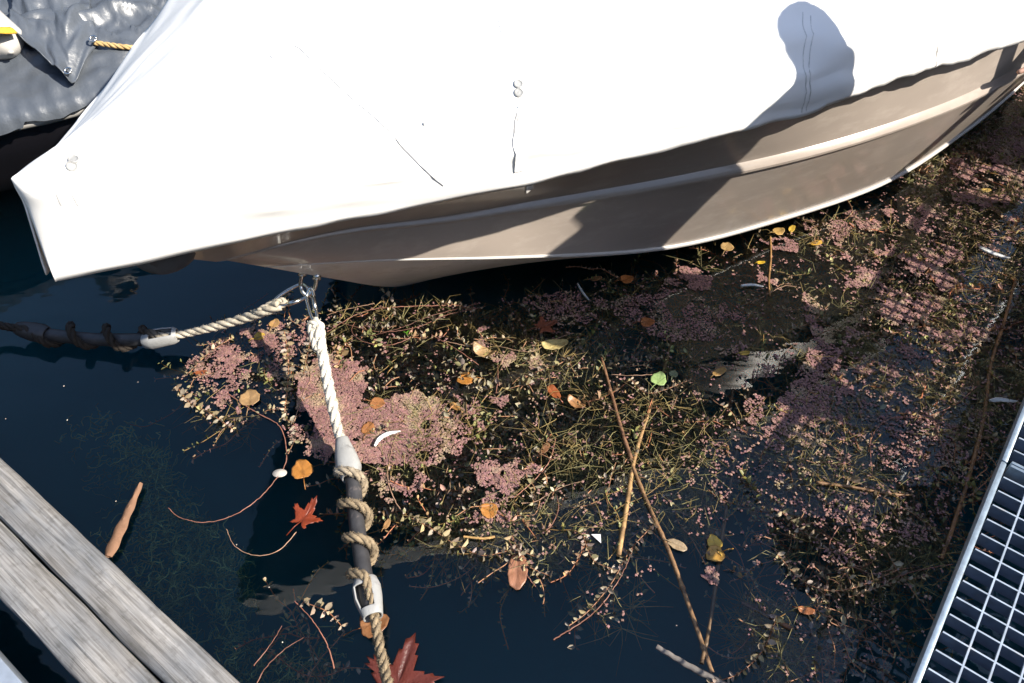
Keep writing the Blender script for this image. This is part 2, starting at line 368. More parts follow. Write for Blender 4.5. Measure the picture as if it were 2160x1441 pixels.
cover_strip([(1087, 235), (1086, 262), (1084, 300)], .0035, "strap_edge", m_thread, lift=.0048, thick=.001)
cover_strip([(1110, 228), (1108, 258), (1103, 290)], .0025, "strap_edge", m_thread, lift=.0048, thick=.001)
cover_strip([(100, 388), (140, 389), (200, 380)], .002, "patch_stitch", m_thread, thick=.0004)
cover_strip([(116, 392), (128, 415), (136, 430)], .002, "patch_stitch", m_thread, thick=.0004)
cover_strip([(138, 390), (150, 412), (162, 432)], .0024, "patch_stitch", m_thread, thick=.0004)
cover_strip([(1072, 152), (1064, 180), (1058, 210)], .0016, "patch_stitch", m_thread, thick=.0003)
cover_strip([(1092, 150), (1106, 167), (1122, 184)], .0016, "patch_stitch", m_thread, thick=.0003)
for x, y in ((147, 331), (148, 355), (1089, 180), (1093, 199)):
    s_, u_ = on_cover(x, y); c, n_ = cov(s_, u_, .004); a = np.cross(n_, [0, 0, 1]); a /= np.linalg.norm(a); b = np.cross(n_, a)
    mb = MB()
    prof = [(.0085, 0), (.0085, .0016), (.0070, .0024), (.0058, .0012), (.0035, .0010), (.0001, .0014)]
    mb.grid([[c+n_*h+(a*cos(k*pi/10)+b*sin(k*pi/10))*r for k in range(20)] for r, h in prof], closed=True)
    mb.build("snap_fastener", m_cap, cover, sharp=50)
s_, u_ = on_cover(893, 266); c, n_ = cov(s_, u_, .0045); MB().tube([c-n_*.004, c+n_*.001], .003, 8).build("dark_spot", m_thread, cover)
# dark grey lining that hangs from under the bow
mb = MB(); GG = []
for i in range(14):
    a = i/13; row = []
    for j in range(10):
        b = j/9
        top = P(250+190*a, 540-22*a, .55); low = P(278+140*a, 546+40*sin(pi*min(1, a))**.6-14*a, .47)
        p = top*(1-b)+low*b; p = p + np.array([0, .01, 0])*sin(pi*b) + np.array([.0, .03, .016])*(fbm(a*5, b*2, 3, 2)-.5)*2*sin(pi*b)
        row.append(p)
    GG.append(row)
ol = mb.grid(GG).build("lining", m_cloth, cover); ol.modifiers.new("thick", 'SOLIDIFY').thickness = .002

# ---------------------------------------------------------------- carabiners and mooring ropes
def carabiner(path, r, label, gate):
    p = catmull(list(path)+[path[0]], 8); c = empty("carabiner", p[0], label, "carabiner", "steel carabiners on the bow eye")
    MB().tube(p, r, 8).build("body", m_steel, c)
    g = [np.array(q) for q in gate]; MB().tube([g[0], g[0]*.5+g[1]*.5, g[1]], r*1.35, 8).build("gate", m_steel, c)
carabiner([P(650, 608, .195), P(635, 600, .19), P(605, 614, .18), P(581, 632, .172), P(583, 643, .168), P(602, 643, .168), P(636, 632, .172), P(649, 622, .180)], .0042,
          "steel carabiner joining the left going rope to the bow eye", (P(606, 642, .169), P(634, 633, .173)))
carabiner([P(655, 606, .20), P(661, 618, .192), P(664, 645, .180), P(669, 668, .170), P(664, 677, .166), P(657, 668, .168), P(650, 645, .178), P(647, 624, .186)], .0042,
          "steel carabiner joining the near rope to the bow eye", (P(660, 625, .19), P(666, 655, .176)))

def cap_shell(axis_pts, wid, hgt, parent, slot=None):
    """a hooded plastic end piece, tapering along its axis"""
    p = np.array(axis_pts); n = len(p); T = np.gradient(p, axis=0); T /= np.linalg.norm(T, axis=1)[:, None]
    GG = []
    for i in range(n):
        sd = np.cross(T[i], [0, 0, 1]); sd /= np.linalg.norm(sd); up = np.cross(sd, T[i])
        ring = []
        for k in range(20):
            a = 2*pi*k/20; ca, sa = cos(a), sin(a)
            q = lambda v: math.copysign(abs(v)**.75, v)
            ring.append(p[i]+sd*q(ca)*wid[i]+up*q(sa)*hgt[i])
        GG.append(ring)
    mb = MB(); G = np.array(GG)
    if slot:
        i0, i1, k0, k1 = slot
        a, b = G.shape[:2]
        F = [(i*b+j, i*b+(j+1) % b, (i+1)*b+(j+1) % b, (i+1)*b+j) for i in range(a-1) for j in range(b) if not (i0 <= i < i1 and k0 <= j < k1)]
        mb.add(G.reshape(-1, 3), F)
    else: mb.grid(G, closed=True)
    o = mb.build("end_cap", m_cap, parent, sharp=45); md = o.modifiers.new("thick", 'SOLIDIFY'); md.thickness = .004; md.offset = -1
    bv = o.modifiers.new("round", 'BEVEL'); bv.width = .0012; bv.segments = 2; bv.limit_method = 'ANGLE'
    return o
def helix(p0, p1, R, turns, ph=0., n=40, bend=None):
    p0, p1 = np.array(p0), np.array(p1); T = (p1-p0)/np.linalg.norm(p1-p0); sd = np.cross(T, [0, 0, 1]); sd /= np.linalg.norm(sd); up = np.cross(sd, T)
    return [p0+(p1-p0)*u + (sd*cos(ph+turns*2*pi*u)+up*sin(ph+turns*2*pi*u))*R for u in np.linspace(0, 1, n)]

# rope towards the viewer, its rubber snubber is wound with the rope
a0, a1 = P(742, 985, .05), P(772, 1235, .048)
sn = empty("mooring_snubber", a0, "black rubber mooring snubber nearest the dock wound with rope", "mooring snubber", "rubber snubbers on the mooring ropes")
rod = catmull([P(728, 950, .052), a0, P(752, 1100, .046), a1, P(784, 1285, .052)], 8)
MB().tube(rod, [.008]+[.0165]*(len(rod)-2)+[.010], 16).build("rubber_rod", m_rubber, sn, sharp=60)
cap_shell([P(722, 928, .058), P(724, 940, .058), P(730, 965, .056), P(736, 988, .053), P(741, 1008, .052)], [.0105, .0135, .0205, .0235, .016], [.011, .013, .018, .020, .015], sn)
cap_shell([P(771, 1225, .052), P(773, 1240, .053), P(777, 1262, .053), P(783, 1285, .054), P(787, 1302, .055)], [.0185, .0235, .023, .0185, .015], [.017, .020, .019, .016, .013], sn, slot=(1, 3, 2, 6))
hx = helix(P(736, 985, .05), P(771, 1232, .048), .0265, 3.45, -.6, 80)
path = list(catmull([P(664, 676, .165), P(672, 705, .155), P(690, 800, .11), P(706, 880, .076), P(718, 925, .062), P(729, 958, .066)], 8)) + hx[2:-2] + list(catmull([P(784, 1262, .066), P(790, 1300, .055), P(797, 1345, .06), P(806, 1390, .075), P(818, 1445, .10), P(832, 1530, .17), P(850, 1640, .27), P(858, 1690, .345)], 8))
path = resample(path, .006)[0]
for _ in range(2): path[1:-1] = (path[:-2]+2*path[1:-1]+path[2:])/4
Rn = lambda u: .0125 if u < .12 else (.0125-.0028*min(1, (u-.12)/.12) if u < .3 else .0092+.0022*min(1, max(0, (u-.72)*5)))
mb = MB(); mb.rope(path, Rn, fuzz=4200, seed=2)
# eye splice: the doubled end and its tucked strands
lp = catmull([P(668, 740, .140), P(657, 700, .158), P(655, 684, .166), P(665, 680, .172), P(676, 686, .166), P(679, 705, .158), P(680, 745, .138)], 8)
mb.rope(lp, .0085, seed=4, fuzz=300)
ow = mb.build("mooring_rope", m_rope, origin=P(664, 676, .165)); props(ow, "thick worn mooring rope running from the bow eye towards the viewer", "mooring rope", "mooring ropes at the bow")
# pale new splice, dirtier towards the dock
cdat = ow.data.color_attributes["tint"]; mw_ = np.array(ow.location); n = len(ow.data.vertices)
vc = np.zeros(n*3); ow.data.vertices.foreach_get("co", vc); vc = vc.reshape(-1, 3)+mw_; d = np.linalg.norm(vc[:, :2]-P(664, 676, .165)[:2], axis=1)
k = np.clip((d-.20)/.22, 0, 1)[:, None]; cl = np.ones((n, 4)); cl[:, :3] = np.array([1.6, 1.75, 2.0])*(1-k)+np.array([.62, .55, .45])*k
cdat.data.foreach_set("color", cl.ravel())

# rope to the left
sn2 = empty("mooring_snubber", P(200, 712, .045), "dark wet rubber snubber floating at the left edge below the bow", "mooring snubber", "rubber snubbers on the mooring ropes")
b0, b1 = P(318, 716, .046), P(85, 704, .030)
rod = catmull([P(345, 710, .05), b0, P(200, 716, .030), b1, P(50, 697, .036)], 8)
MB().tube(rod, [.008]+[.0165]*(len(rod)-2)+[.010], 16).build("rubber_rod", m_rubber, sn2, sharp=60)
cap_shell([P(374, 707, .056), P(366, 708, .056), P(345, 711, .054), P(322, 716, .05), P(306, 719, .046)], [.012, .0165, .0195, .021, .015], [.012, .016, .017, .018, .014], sn2, slot=(1, 3, 3, 7))
o = cap_shell([P(100, 706, .034), P(90, 704, .035), P(70, 700, .036), P(48, 695, .038), P(36, 692, .039)], [.015, .020, .020, .016, .011], [.014, .018, .017, .014, .011], sn2)
o["label"] = "dark weathered end cap"
o.data.materials[0] = m_rubber
hx = helix(P(318, 716, .046), P(90, 704, .032), .026, -3.0, 2.2, 70)
path = list(catmull([P(590, 643, .168), P(560, 655, .15), P(520, 670, .12), P(450, 690, .085), P(376, 707, .056), P(338, 710, .062)], 8)) + hx[3:-3] + list(catmull([P(60, 695, .05), P(20, 690, .05), P(-60, 680, .06), P(-260, 690, .15), P(-330, 700, .3)], 8))
path = resample(path, .006)[0]
for _ in range(2): path[1:-1] = (path[:-2]+2*path[1:-1]+path[2:])/4
Rn = lambda u: .0135-.0035*min(1, u/.16)
mb = MB(); mb.rope(path, Rn, fuzz=1500, seed=6, tint=(1, .98, .92))
lp = catmull([P(556, 660, .146), P(582, 650, .160), P(597, 643, .166), P(601, 638, .169), P(594, 633, .172), P(580, 637, .168), P(545, 655, .150)], 8)
mb.rope(lp, .0075, seed=8, fuzz=200, tint=(1.2, 1.2, 1.2))
ow = mb.build("mooring_rope", m_rope, origin=P(590, 643, .168)); props(ow, "mooring rope running left from the bow eye across open water", "mooring rope", "mooring ropes at the bow")
n = len(ow.data.vertices); vc = np.zeros(n*3); ow.data.vertices.foreach_get("co", vc); vc = vc.reshape(-1, 3)+np.array(ow.location); d = np.linalg.norm(vc[:, :2]-P(590, 643, .168)[:2], axis=1)
k = np.clip((d-.27)/.08, 0, 1)[:, None]; cl = np.ones((n, 4)); cl[:, :3] = np.array([1.25, 1.3, 1.35])*(1-k)+np.array([.06, .05, .045])*k
ow.data.color_attributes["tint"].data.foreach_set("color", cl.ravel())

# ---------------------------------------------------------------- dock timbers (lower left)
DE = np.array([sin(radians(-53)), cos(radians(-53)), 0]); DM = np.array([-cos(radians(-53)), sin(radians(-53)), 0]); DO = np.array([-.89, .77, 0])
dock = empty("timber_dock", DO+DM*.3, "weathered grey timber dock edge in the lower left corner", "dock")
def timber(m0, m1, z0, z1, e0, e1, seed, name, mat):
    ne = 160; prof = []
    b = min(.012, (m1-m0)*.2)
    for (mm, zz) in [(m1, z0), (m1, z1-b), (m1-b*.3, z1-b*.3), (m1-b, z1)] + [(m1-b+(m0+2*b-m1)*k/14, z1) for k in range(1, 14)] + [(m0+b, z1), (m0+b*.3, z1-b*.3), (m0, z1-b), (m0, z0)]:
        prof.append((mm, zz))
    G = []
    for i in range(ne+1):
        e_ = e0+(e1-e0)*i/ne; row = []
        for (mm, zz) in prof:
            top = zz > z1-b*1.2
            g = (fbm(e_*1.6, mm*90, seed, 4)-.5)*.012 + (fbm(e_*14, mm*160, seed+4, 3)-.5)*.005
            crk = -.004*max(0, 1-abs(mm-(m0+(m1-m0)*(.55+.12*fbm(e_*3, 1, seed))))/.0022)*(vnoise(e_*5, 2, seed) > .3)
            edge = (fbm(e_*9, zz*30, seed+9)-.5)*.006
            row.append(DO+DE*e_+DM*(mm+(edge if mm in (m0, m1) or not top else 0))+np.array([0, 0, zz+(g+crk if top else 0)]))
        G.append(row)
    return MB().grid(G).build(name, mat, dock, sharp=50)
def wood_mat():
    m = bpy.data.materials.new("silvered timber"); m.use_nodes = True; t = m.node_tree; N = t.nodes; L = t.links; b = N["Principled BSDF"]; b.inputs["Roughness"].default_value = .85
    tc = N.new("ShaderNodeTexCoord"); mp = N.new("ShaderNodeMapping"); mp.vector_type = 'POINT'; mp.inputs["Rotation"].default_value = (0, 0, radians(37)); L.new(tc.outputs["Object"], mp.inputs[0])
    # after this rotation the grain runs along y... stretch across it
    ms = N.new("ShaderNodeMapping"); L.new(mp.outputs[0], ms.inputs[0]); ms.inputs["Scale"].default_value = (1.0, 55, 55)
    g = N.new("ShaderNodeTexNoise"); g.inputs["Scale"].default_value = 1; g.inputs["Detail"].default_value = 7; g.inputs["Roughness"].default_value = .7; L.new(ms.outputs[0], g.inputs[0])
    r = N.new("ShaderNodeValToRGB"); r.color_ramp.elements[0].position = .3; r.color_ramp.elements[1].position = .7
    r.color_ramp.elements[0].color = (.11, .10, .09, 1); r.color_ramp.elements[1].color = (.40, .385, .365, 1); L.new(g.outputs[0], r.inputs[0])
    n2 = N.new("ShaderNodeTexNoise"); n2.inputs["Scale"].default_value = 9; n2.inputs["Detail"].default_value = 8; L.new(tc.outputs["Object"], n2.inputs[0])
    r2 = N.new("ShaderNodeValToRGB"); r2.color_ramp.elements[0].position = .42; r2.color_ramp.elements[1].position = .68; L.new(n2.outputs[0], r2.inputs[0])
    x = N.new("ShaderNodeMix"); x.data_type = 'RGBA'; x.inputs[7].default_value = (.18, .184, .19, 1); L.new(r2.outputs[0], x.inputs[0]); L.new(r.outputs[0], x.inputs[6])
    fg = N.new("ShaderNodeTexNoise"); fm = N.new("ShaderNodeMapping"); fm.inputs["Scale"].default_value = (14, 330, 330); fg.inputs["Scale"].default_value = 1; fg.inputs["Detail"].default_value = 3; L.new(mp.outputs[0], fm.inputs[0]); L.new(fm.outputs[0], fg.inputs[0])
    n3 = N.new("ShaderNodeTexNoise"); n3.inputs["Scale"].default_value = 70; n3.inputs["Detail"].default_value = 4; L.new(tc.outputs["Object"], n3.inputs[0])
    r3 = N.new("ShaderNodeValToRGB"); r3.color_ramp.elements[0].position = .30; r3.color_ramp.elements[0].color = (.35, .33, .3, 1); r3.color_ramp.elements[1].position = .44; L.new(n3.outputs[0], r3.inputs[0])
    y = N.new("ShaderNodeMix"); y.data_type = 'RGBA'; y.blend_type = 'MULTIPLY'; y.inputs[0].default_value = .35; L.new(x.outputs[2], y.inputs[6]); L.new(r3.outputs[0], y.inputs[7]); 
    fr_ = N.new("ShaderNodeValToRGB"); fr_.color_ramp.elements[0].position = .32; fr_.color_ramp.elements[0].color = (.45, .43, .40, 1); fr_.color_ramp.elements[1].position = .6; L.new(fg.outputs[0], fr_.inputs[0])
    yy = N.new("ShaderNodeMix"); yy.data_type = 'RGBA'; yy.blend_type = 'MULTIPLY'; yy.inputs[0].default_value = .8; L.new(y.outputs[2], yy.inputs[6]); L.new(fr_.outputs[0], yy.inputs[7]); L.new(yy.outputs[2], b.inputs["Base Color"])
    bp = N.new("ShaderNodeBump"); bp.inputs["Strength"].default_value = .8; bp.inputs["Distance"].default_value = .004; L.new(g.outputs[0], bp.inputs["Height"]); L.new(bp.outputs[0], b.inputs["Normal"])
    return m
m_timber = wood_mat()
timber(.002, .066, .20, .352, -2.2, 1.6, 3, "edge_beam", m_timber)
timber(.069, .140, .19, .346, -2.2, 1.6, 17, "edge_beam", m_timber)
mb = MB(); mb.bevbox(DO+DE*-.3+DM*.215+np.array([0, 0, .325]), DE*3.8, DM*.06, np.array([0, 0, .05]), .006); mb.build("steel_channel", m_galv, dock, sharp=40)
for k in range(6): timber(.26+.125*k, .375+.125*k, .32, .352, -2.2, 1.6, 30+k, "deck_plank", m_timber)
for e_ in (-1.9, -.6, .9): MB().bevbox(DO+DE*e_+DM*.5+np.array([0, 0, .14]), DE*.12, DM*.95, np.array([0, 0, .09]), .004).build("joist", m_wood, dock, sharp=40)
for e_ in (-1.6, .6): MB().bevbox(DO+DE*e_+DM*.55+np.array([0, 0, -.5]), DE*.14, DM*.14, np.array([0, 0, 1.2]), .01).build("pile", m_wood, dock, sharp=40)

# ---------------------------------------------------------------- steel grating finger (right)
A3 = np.array([AX[0], AX[1], 0]); N3 = np.array([NX[0], NX[1], 0])
def gpt(a, n, z): return A3*a+N3*n+np.array([0, 0, z])
E0 = .216; ZG = .35; WG = .92
def grating(a0, a1, label):
    g = empty("steel_grating", gpt((a0+a1)/2, E0+WG/2, ZG-.03), label, "steel grating", "grating panels of the finger jetty")
    mb = MB(); L = a1-a0; mid = (a0+a1)/2
    for n_ in (E0+.008, E0+WG-.008):
        mb.bevbox(gpt(mid, n_, ZG-.0145), A3*L, N3*.010, np.array([0, 0, .026]), .003)
    for a_ in (a0+.003, a1-.003):
        mb.bevbox(gpt(a_, E0+WG/2, ZG-.016), A3*.006, N3*(WG-.036), np.array([0, 0, .034]), .0015)
    mb.build("edge_frame", m_frame, g, sharp=40)
    mb = MB(); na = int(round(L/.0330))
    for k in range(1, na):
        mb.box(gpt(a0+L*k/na, E0+WG/2, ZG-.016), A3*.0026, N3*(WG-.030), np.array([0, 0, .026])); mb.T[-1] = mb.T[-1]*np.array((.40, .42, .48))  # bar sides tinted darker than the sunlit tops, shade put into the colour
        mb.box(gpt(a0+L*k/na, E0+WG/2, ZG-.0022), A3*.0026, N3*(WG-.030), np.array([0, 0, .0016]))
    nn_ = 25
    for k in range(1, nn_): mb.box(gpt(mid, E0+.018+(WG-.036)*k/nn_, ZG-.0035), A3*(L-.012), N3*.0026, np.array([0, 0, .0046]))
    mb.build("bar_lattice", m_bars, g, smooth=False)
JT = 1.118
grating(JT-1.0, JT-.001, "galvanised grating panel at the lower right, nearer the viewer")
grating(JT+.001, JT+1.0, "galvanised grating panel beyond the joint at the right edge")
grating(JT+1.002, JT+2.0, "galvanised grating panel farthest along the finger jetty")
fj = empty("finger_frame", gpt(JT+.5, E0+WG/2, .2), "steel frame and floats carrying the grating panels", "jetty frame")
mb = MB()
for n_ in (E0+.30, E0+WG-.10): mb.bevbox(gpt(JT+.5, n_, .27), A3*3.0, N3*.05, np.array([0, 0, .09]), .004)
mb.build("frame_beam", m_galv, fj, sharp=40)
for a_ in (.75, 2.6):
    mb = MB(); mb.bevbox(gpt(a_, E0+WG-.2, .06), A3*.6, N3*.36, np.array([0, 0, .33]), .03); mb.build("float", m_white, fj, sharp=50)
# mooring post whose shadow crosses the hull
pp = np.array([1.60, 1.845, 0]); post = empty("mooring_post", pp+np.array([0, 0, -1.2]), "round grey mooring post beside the finger jetty", "mooring post")
MB().tube([pp+np.array([0, 0, z]) for z in np.linspace(-1.2, 1.35, 12)], .034, 20).build("shaft", m_galv, post, sharp=50)
MB().tube([pp+np.array([0, 0, 1.352]), pp+np.array([0, 0, 1.37]), pp+np.array([0, 0, 1.395])], [.05, .05, .02], 20).build("post_cap", m_galv, post, sharp=50)

# ---------------------------------------------------------------- neighbouring boat under a grey tarpaulin (top left)
ed = [(-2.7, 1.32), (-2.1, 1.58), (-1.7, 1.77), (-1.41, 1.90), (-1.25, 1.98), (-1.08, 2.10), (-.97, 2.32), (-.93, 2.7), (-.95, 3.4), (-1.1, 4.4), (-1.8, 5.3), (-2.7, 5.5), (-3.4, 4.6), (-3.5, 3.2), (-3.3, 1.9), (-3.0, 1.4)]
edge = resample(catmull([(x, y, 0) for x, y in ed]+[(ed[0][0], ed[0][1], 0)], 10), .012)[0][:-1]; cen = np.array([-2.0, 3.3, 0])
nb = empty("neighbour_boat", (cen[0], cen[1], 0), "dark hulled boat with a pale rail under the grey tarpaulin, top left", "boat")
mb = MB(); GG = []
for z, r in ((.26, .985), (.22, .98), (.15, .96), (.06, .93), (0, .91), (-.3, .7)): GG.append([cen+(p-cen)*r+np.array([0, 0, z]) for p in edge])
mb.grid(GG, closed=True).build("hull", m_dark, nb)
mb = MB(); rl = [cen+(p-cen)*.99+np.array([0, 0, .272]) for p in edge]; mb.tube(rl+[rl[0]], .022, 10).build("rail", m_white, nb)
tp = empty("grey_tarpaulin", (cen[0], cen[1], .27), "shiny grey tarpaulin with a crumpled grommeted flap over the neighbouring boat", "tarpaulin")
def tarp_z(r, p, th):
    z = .315+.42*(1-r**2.0); d = p-cen
    f = fbm(p[0]*3+p[1]*1.2, p[1]*9-p[0]*7, 21, 3)-.5
    z += .13*f*(1-r**8) + .022*(1-np.abs(2*vnoise(p[0]*5+p[1]*16, p[1]*2.5-p[0]*4, 51)-1))**3*min(1, (1-r)*12) + .007*(1-np.abs(2*vnoise(p[0]*31-p[1]*12, p[1]*20+p[0]*7, 52)-1))**3*min(1, (1-r)*12) + .05*(abs(fbm(p[0]*7+p[1]*2, p[1]*9-p[0]*4, 31, 3)-.5)-.1)
    return z
GG = []
rs = np.r_[1.012, 1.008, np.linspace(1.0, .45, 130), .2, .01]
for i, r in enumerate(rs):
    row = []
    for j, p in enumerate(edge):
        q = cen+(p-cen)*r
        if i < 2:
            drop = .03+.008*sin(j*.35)+.02*(q[0] < -1.35)
            zz = tarp_z(1., cen+(p-cen), 0)-(drop if i == 0 else drop*.4)
            pucker = .002*sin(j*1.6)
            q = q+(p-cen)/np.linalg.norm(p-cen)*pucker; row.append(q+np.array([0, 0, zz]))
        else: row.append(q+np.array([0, 0, tarp_z(r, q, 0)+.003*sin(j*1.6)*math.exp(-((1-r)/.03)**2)]))
    GG.append(row)
MB().grid(GG, closed=True).build("sheet", m_tarp, tp)
# flap with two grommets lying over the sheet
_ea = np.arctan2(edge[:, 1]-cen[1], edge[:, 0]-cen[0]); _er = np.hypot(edge[:, 0]-cen[0], edge[:, 1]-cen[1])
def on_tarp(x, y, lift=.0):
    """the place a little above the sheet that shows at a pixel"""
    for z in np.linspace(.9, .2, 141):
        p = P(x, y, z); d = p-cen; j = np.abs(np.angle(np.exp(1j*(_ea-atan2(d[1], d[0]))))).argmin(); r = min(1., math.hypot(d[0], d[1])/_er[j])
        if z <= tarp_z(r, np.array([p[0], p[1], 0]), 0)+lift: return p
    return P(x, y, .3)
fl = []; c00, c10, c11, c01 = on_tarp(15, -60, .02), on_tarp(175, -60, .02), on_tarp(206, 84, .03), on_tarp(20, 62, .06); tip = on_tarp(146, 166, .05)
for i in range(50):
    a = i/49; row = []
    for j in range(44):
        b = j/43
        bot = (c01*(1-a/.75)+tip*(a/.75)) if a < .75 else (tip*(1-(a-.75)/.25)+c11*((a-.75)/.25))
        p = (c00*(1-a)+c10*a)*(1-b)+bot*b
        p = p+np.array([0, 0, .055*(fbm(a*4+b*1.5, b*4-a, 40, 2)-.5)+.03*(abs(fbm(a*3+b*3, b*2-a*3, 46, 2)-.5)*2-.3)+.008*(fbm(a*13, b*13, 44, 2)-.5)])
        row.append(p)
    fl.append(row)
of = MB().grid(fl).build("flap", m_tarp, tp); of.modifiers.new("thick", 'SOLIDIFY').thickness = .003
for x, y, z in ((196, 82, .045), (143, 150, .06)):
    c = on_tarp(x, y, z); MB().tube([c+np.array([.009*cos(k), .009*sin(k), .004*sin(k)]) for k in np.linspace(0, 2*pi, 15)], .003, 6).build("grommet", m_steel, of)
mb = MB(); mb.rope(catmull([on_tarp(198, 90, .03), on_tarp(225, 94, .02), on_tarp(262, 99, .015), on_tarp(330, 105, .015)], 8), .0075, seed=12, tint=(1.2, .95, .55)); o = mb.build("tie_rope", m_rope); props(o, "thin tan rope running from the flap grommet of the grey tarpaulin", "rope")
mb = MB(); pth = catmull([on_tarp(-60, 60, .14), on_tarp(0, 64, .14), on_tarp(27, 64, .10)], 6); mb.tube(pth, .016, 8, flat=.35); o = mb.build("yellow_strap", m_yellow); props(o, "short yellow webbing strap at the left edge beside the grey flap", "strap")
pf = [on_tarp(-70, 20, .05), on_tarp(-50, 40, .05), on_tarp(-20, 66, .05), on_tarp(10, 92, .05), on_tarp(22, 108, .05)]
fe = empty("fender", on_tarp(-20, 66), "white boat fender end at the top left edge under the strap", "fender"); MB().tube(catmull(pf, 5), list(np.r_[np.linspace(.05, .06, 8), np.linspace(.06, .058, 8), [.05, .04, .03, .02, .008]]), 16).build("body", m_white, fe)
MB().tube([on_tarp(18, 103, .05), on_tarp(24, 112, .05)], .008, 8).build("end_eye", m_white, fe)
rg = [P(4+17*cos(a)-6, 272+12*sin(a), .20+.02*sin(a)) for a in np.linspace(0, 2*pi, 24)]
o = MB().tube(rg, .006, 8).build("hanging_ring", m_white); props(o, "small white ring hanging below the tarpaulin hem at the left edge", "ring")

# ---------------------------------------------------------------- floating plants
def inpoly(pts, poly):
    x, y = pts[:, 0], pts[:, 1]; c = np.zeros(len(pts), bool); n = len(poly); j = n-1
    for i in range(n):
        xi, yi = poly[i]; xj, yj = poly[j]
        c ^= ((yi > y) != (yj > y)) & (x < (xj-xi)*(y-yi)/(yj-yi+1e-12)+xi); j = i
    return c
def region(pix):  return np.array([P(x, y)[:2] for x, y in pix])
def sample(poly, per_m2, g=rng):
    lo, hi = poly.min(0), poly.max(0); n = int(per_m2*np.prod(hi-lo)); p = lo+(hi-lo)*g.random((n, 2))
    return p[inpoly(p, poly)]
LT = np.array([(0, 0, 0), (.3, .24, .05), (.68, .25, .04), (1, 0, -.06), (.68, -.25, .04), (.3, -.24, .05)])
def leaves(mb, pos, dr, nr, ln, tint, wd=1.):
    """many small folded leaves at once"""
    pos, dr, nr, ln, tint = map(np.asarray, (pos, dr, nr, ln, tint)); n = len(pos)
    dr = dr/np.linalg.norm(dr, axis=1)[:, None]; sd = np.cross(nr, dr); sd /= np.linalg.norm(sd, axis=1)[:, None]+1e-9; up = np.cross(dr, sd)
    V = pos[:, None]+ln[:, None, None]*(dr[:, None]*LT[None, :, 0:1]+sd[:, None]*LT[None, :, 1:2]*wd+up[:, None]*LT[None, :, 2:3]*2)
    b = np.arange(n)[:, None]*6
    F = np.concatenate([b+np.array([0, 1, 2, 3]), b+np.array([0, 3, 4, 5])])
    mb.add(V.reshape(-1, 3), F.tolist(), np.repeat(tint, 6, axis=0))
class Weed:
    def __init__(s): s.pos = []; s.dr = []; s.nr = []; s.ln = []; s.t = []; s.mb = MB()
    def strand(s, path, lf=.013, gap=.011, stem=True, r=.0011, tone=(1, 1, 1), keep=1.):
        p, q = resample(path, gap); T = np.gradient(p, axis=0)
        if stem: s.mb.tube(p, r, 4, np.array((1.3, .75, .6))*rng.uniform(.6, 1.2)*np.array(tone), cap=False)
        for i in range(len(p)):
            t = T[i]/np.linalg.norm(T[i]); a0 = (i % 2)*pi/2+rng.uniform(-.5, .5); sd = np.cross(t, [0, 0, 1]); sd /= np.linalg.norm(sd)+1e-9; up = np.cross(sd, t)
            for k in range(2 if i % 2 == 0 else 2):
                if rng.random() > keep: continue
                a = a0+pi*k; o = sd*cos(a)+up*abs(sin(a))*.75+up*.1
                d = o+t*rng.uniform(.2, .7)+rng.normal(size=3)*.2
                f = 1-.45*(i/len(p))**3
                s.pos.append(p[i]); s.dr.append(d); s.nr.append(np.cross(np.cross(d, t), d)+rng.normal(size=3)*.3+np.array([0, 0, .8])); s.ln.append(lf*f*rng.uniform(.7, 1.25))
                c = rng.uniform(.65, 1.45)*np.array([1, rng.uniform(.88, 1.05), rng.uniform(.7, 1.2)])*np.array(tone)
                s.t.append(c)
    def tuft(s, c, n=14, L=.05, tone=(1, 1, 1)):
        for k in range(n):
            a = rng.uniform(0, 2*pi); d = np.array([cos(a), sin(a), rng.uniform(-.2, .5)]); l = L*rng.uniform(.4, 1.2)
            p1 = c+d*l*.5+rng.normal(size=3)*.006; p2 = c+d*l+rng.normal(size=3)*.012+np.array([0, 0, -.01])
            s.mb.tube([c, p1, p2], [.0007, .0006, .0003], 3, np.array((.95, .95, .6))*rng.uniform(.5, 1.4)*np.array(tone), cap=False)
    def build(s, name, label):
        leaves(s.mb, s.pos, s.dr, s.nr, np.array(s.ln), np.array(s.t))
        o = s.mb.build(name, m_weed, origin=(0, 0, 0)); props(o, label, "water weed", kind="stuff"); return o
def wander(p, a, L, curl, z0, z1, n=7):
    pts = []; q = np.array([p[0], p[1]]); st = L/n
    for i in range(n+1):
        pts.append((q[0], q[1], z0+(z1-z0)*i/n+rng.normal()*.004)); a += rng.normal()*curl; q = q+st*np.array([cos(a), sin(a)])
    return catmull(pts, 3)
main = region([(690, 665), (760, 640), (860, 645), (940, 630), (965, 650), (1060, 690), (1250, 745), (1300, 790), (1420, 830), (1490, 900), (1480, 1010), (1400, 1080), (1330, 1110), (1210, 1140), (1130, 1190), (1000, 1175), (900, 1140), (830, 1080), (770, 1010), (740, 960), (790, 900), (700, 760)])
leftp = region([(365, 805), (400, 755), (460, 705), (520, 675), (700, 672), (720, 760), (640, 800), (640, 900), (700, 980), (650, 950), (560, 860), (500, 905), (440, 900), (395, 850)])
mid = region([(960, 650), (1180, 610), (1450, 555), (1640, 490), (1800, 450), (1780, 640), (1720, 860), (1660, 980), (1500, 1010), (1490, 900), (1420, 830), (1300, 790), (1240, 740), (1060, 690)])
right = region([(1700, 470), (1850, 390), (2160, 200), (2300, 200), (2300, 900), (2140, 860), (2070, 1010), (1950, 1330), (1880, 1445), (1640, 1445), (1560, 1330), (1590, 1180), (1640, 1040), (1720, 860), (1780, 640)])
low = region([(520, 1445), (545, 1310), (625, 1250), (700, 1275), (735, 1330), (745, 1445)])
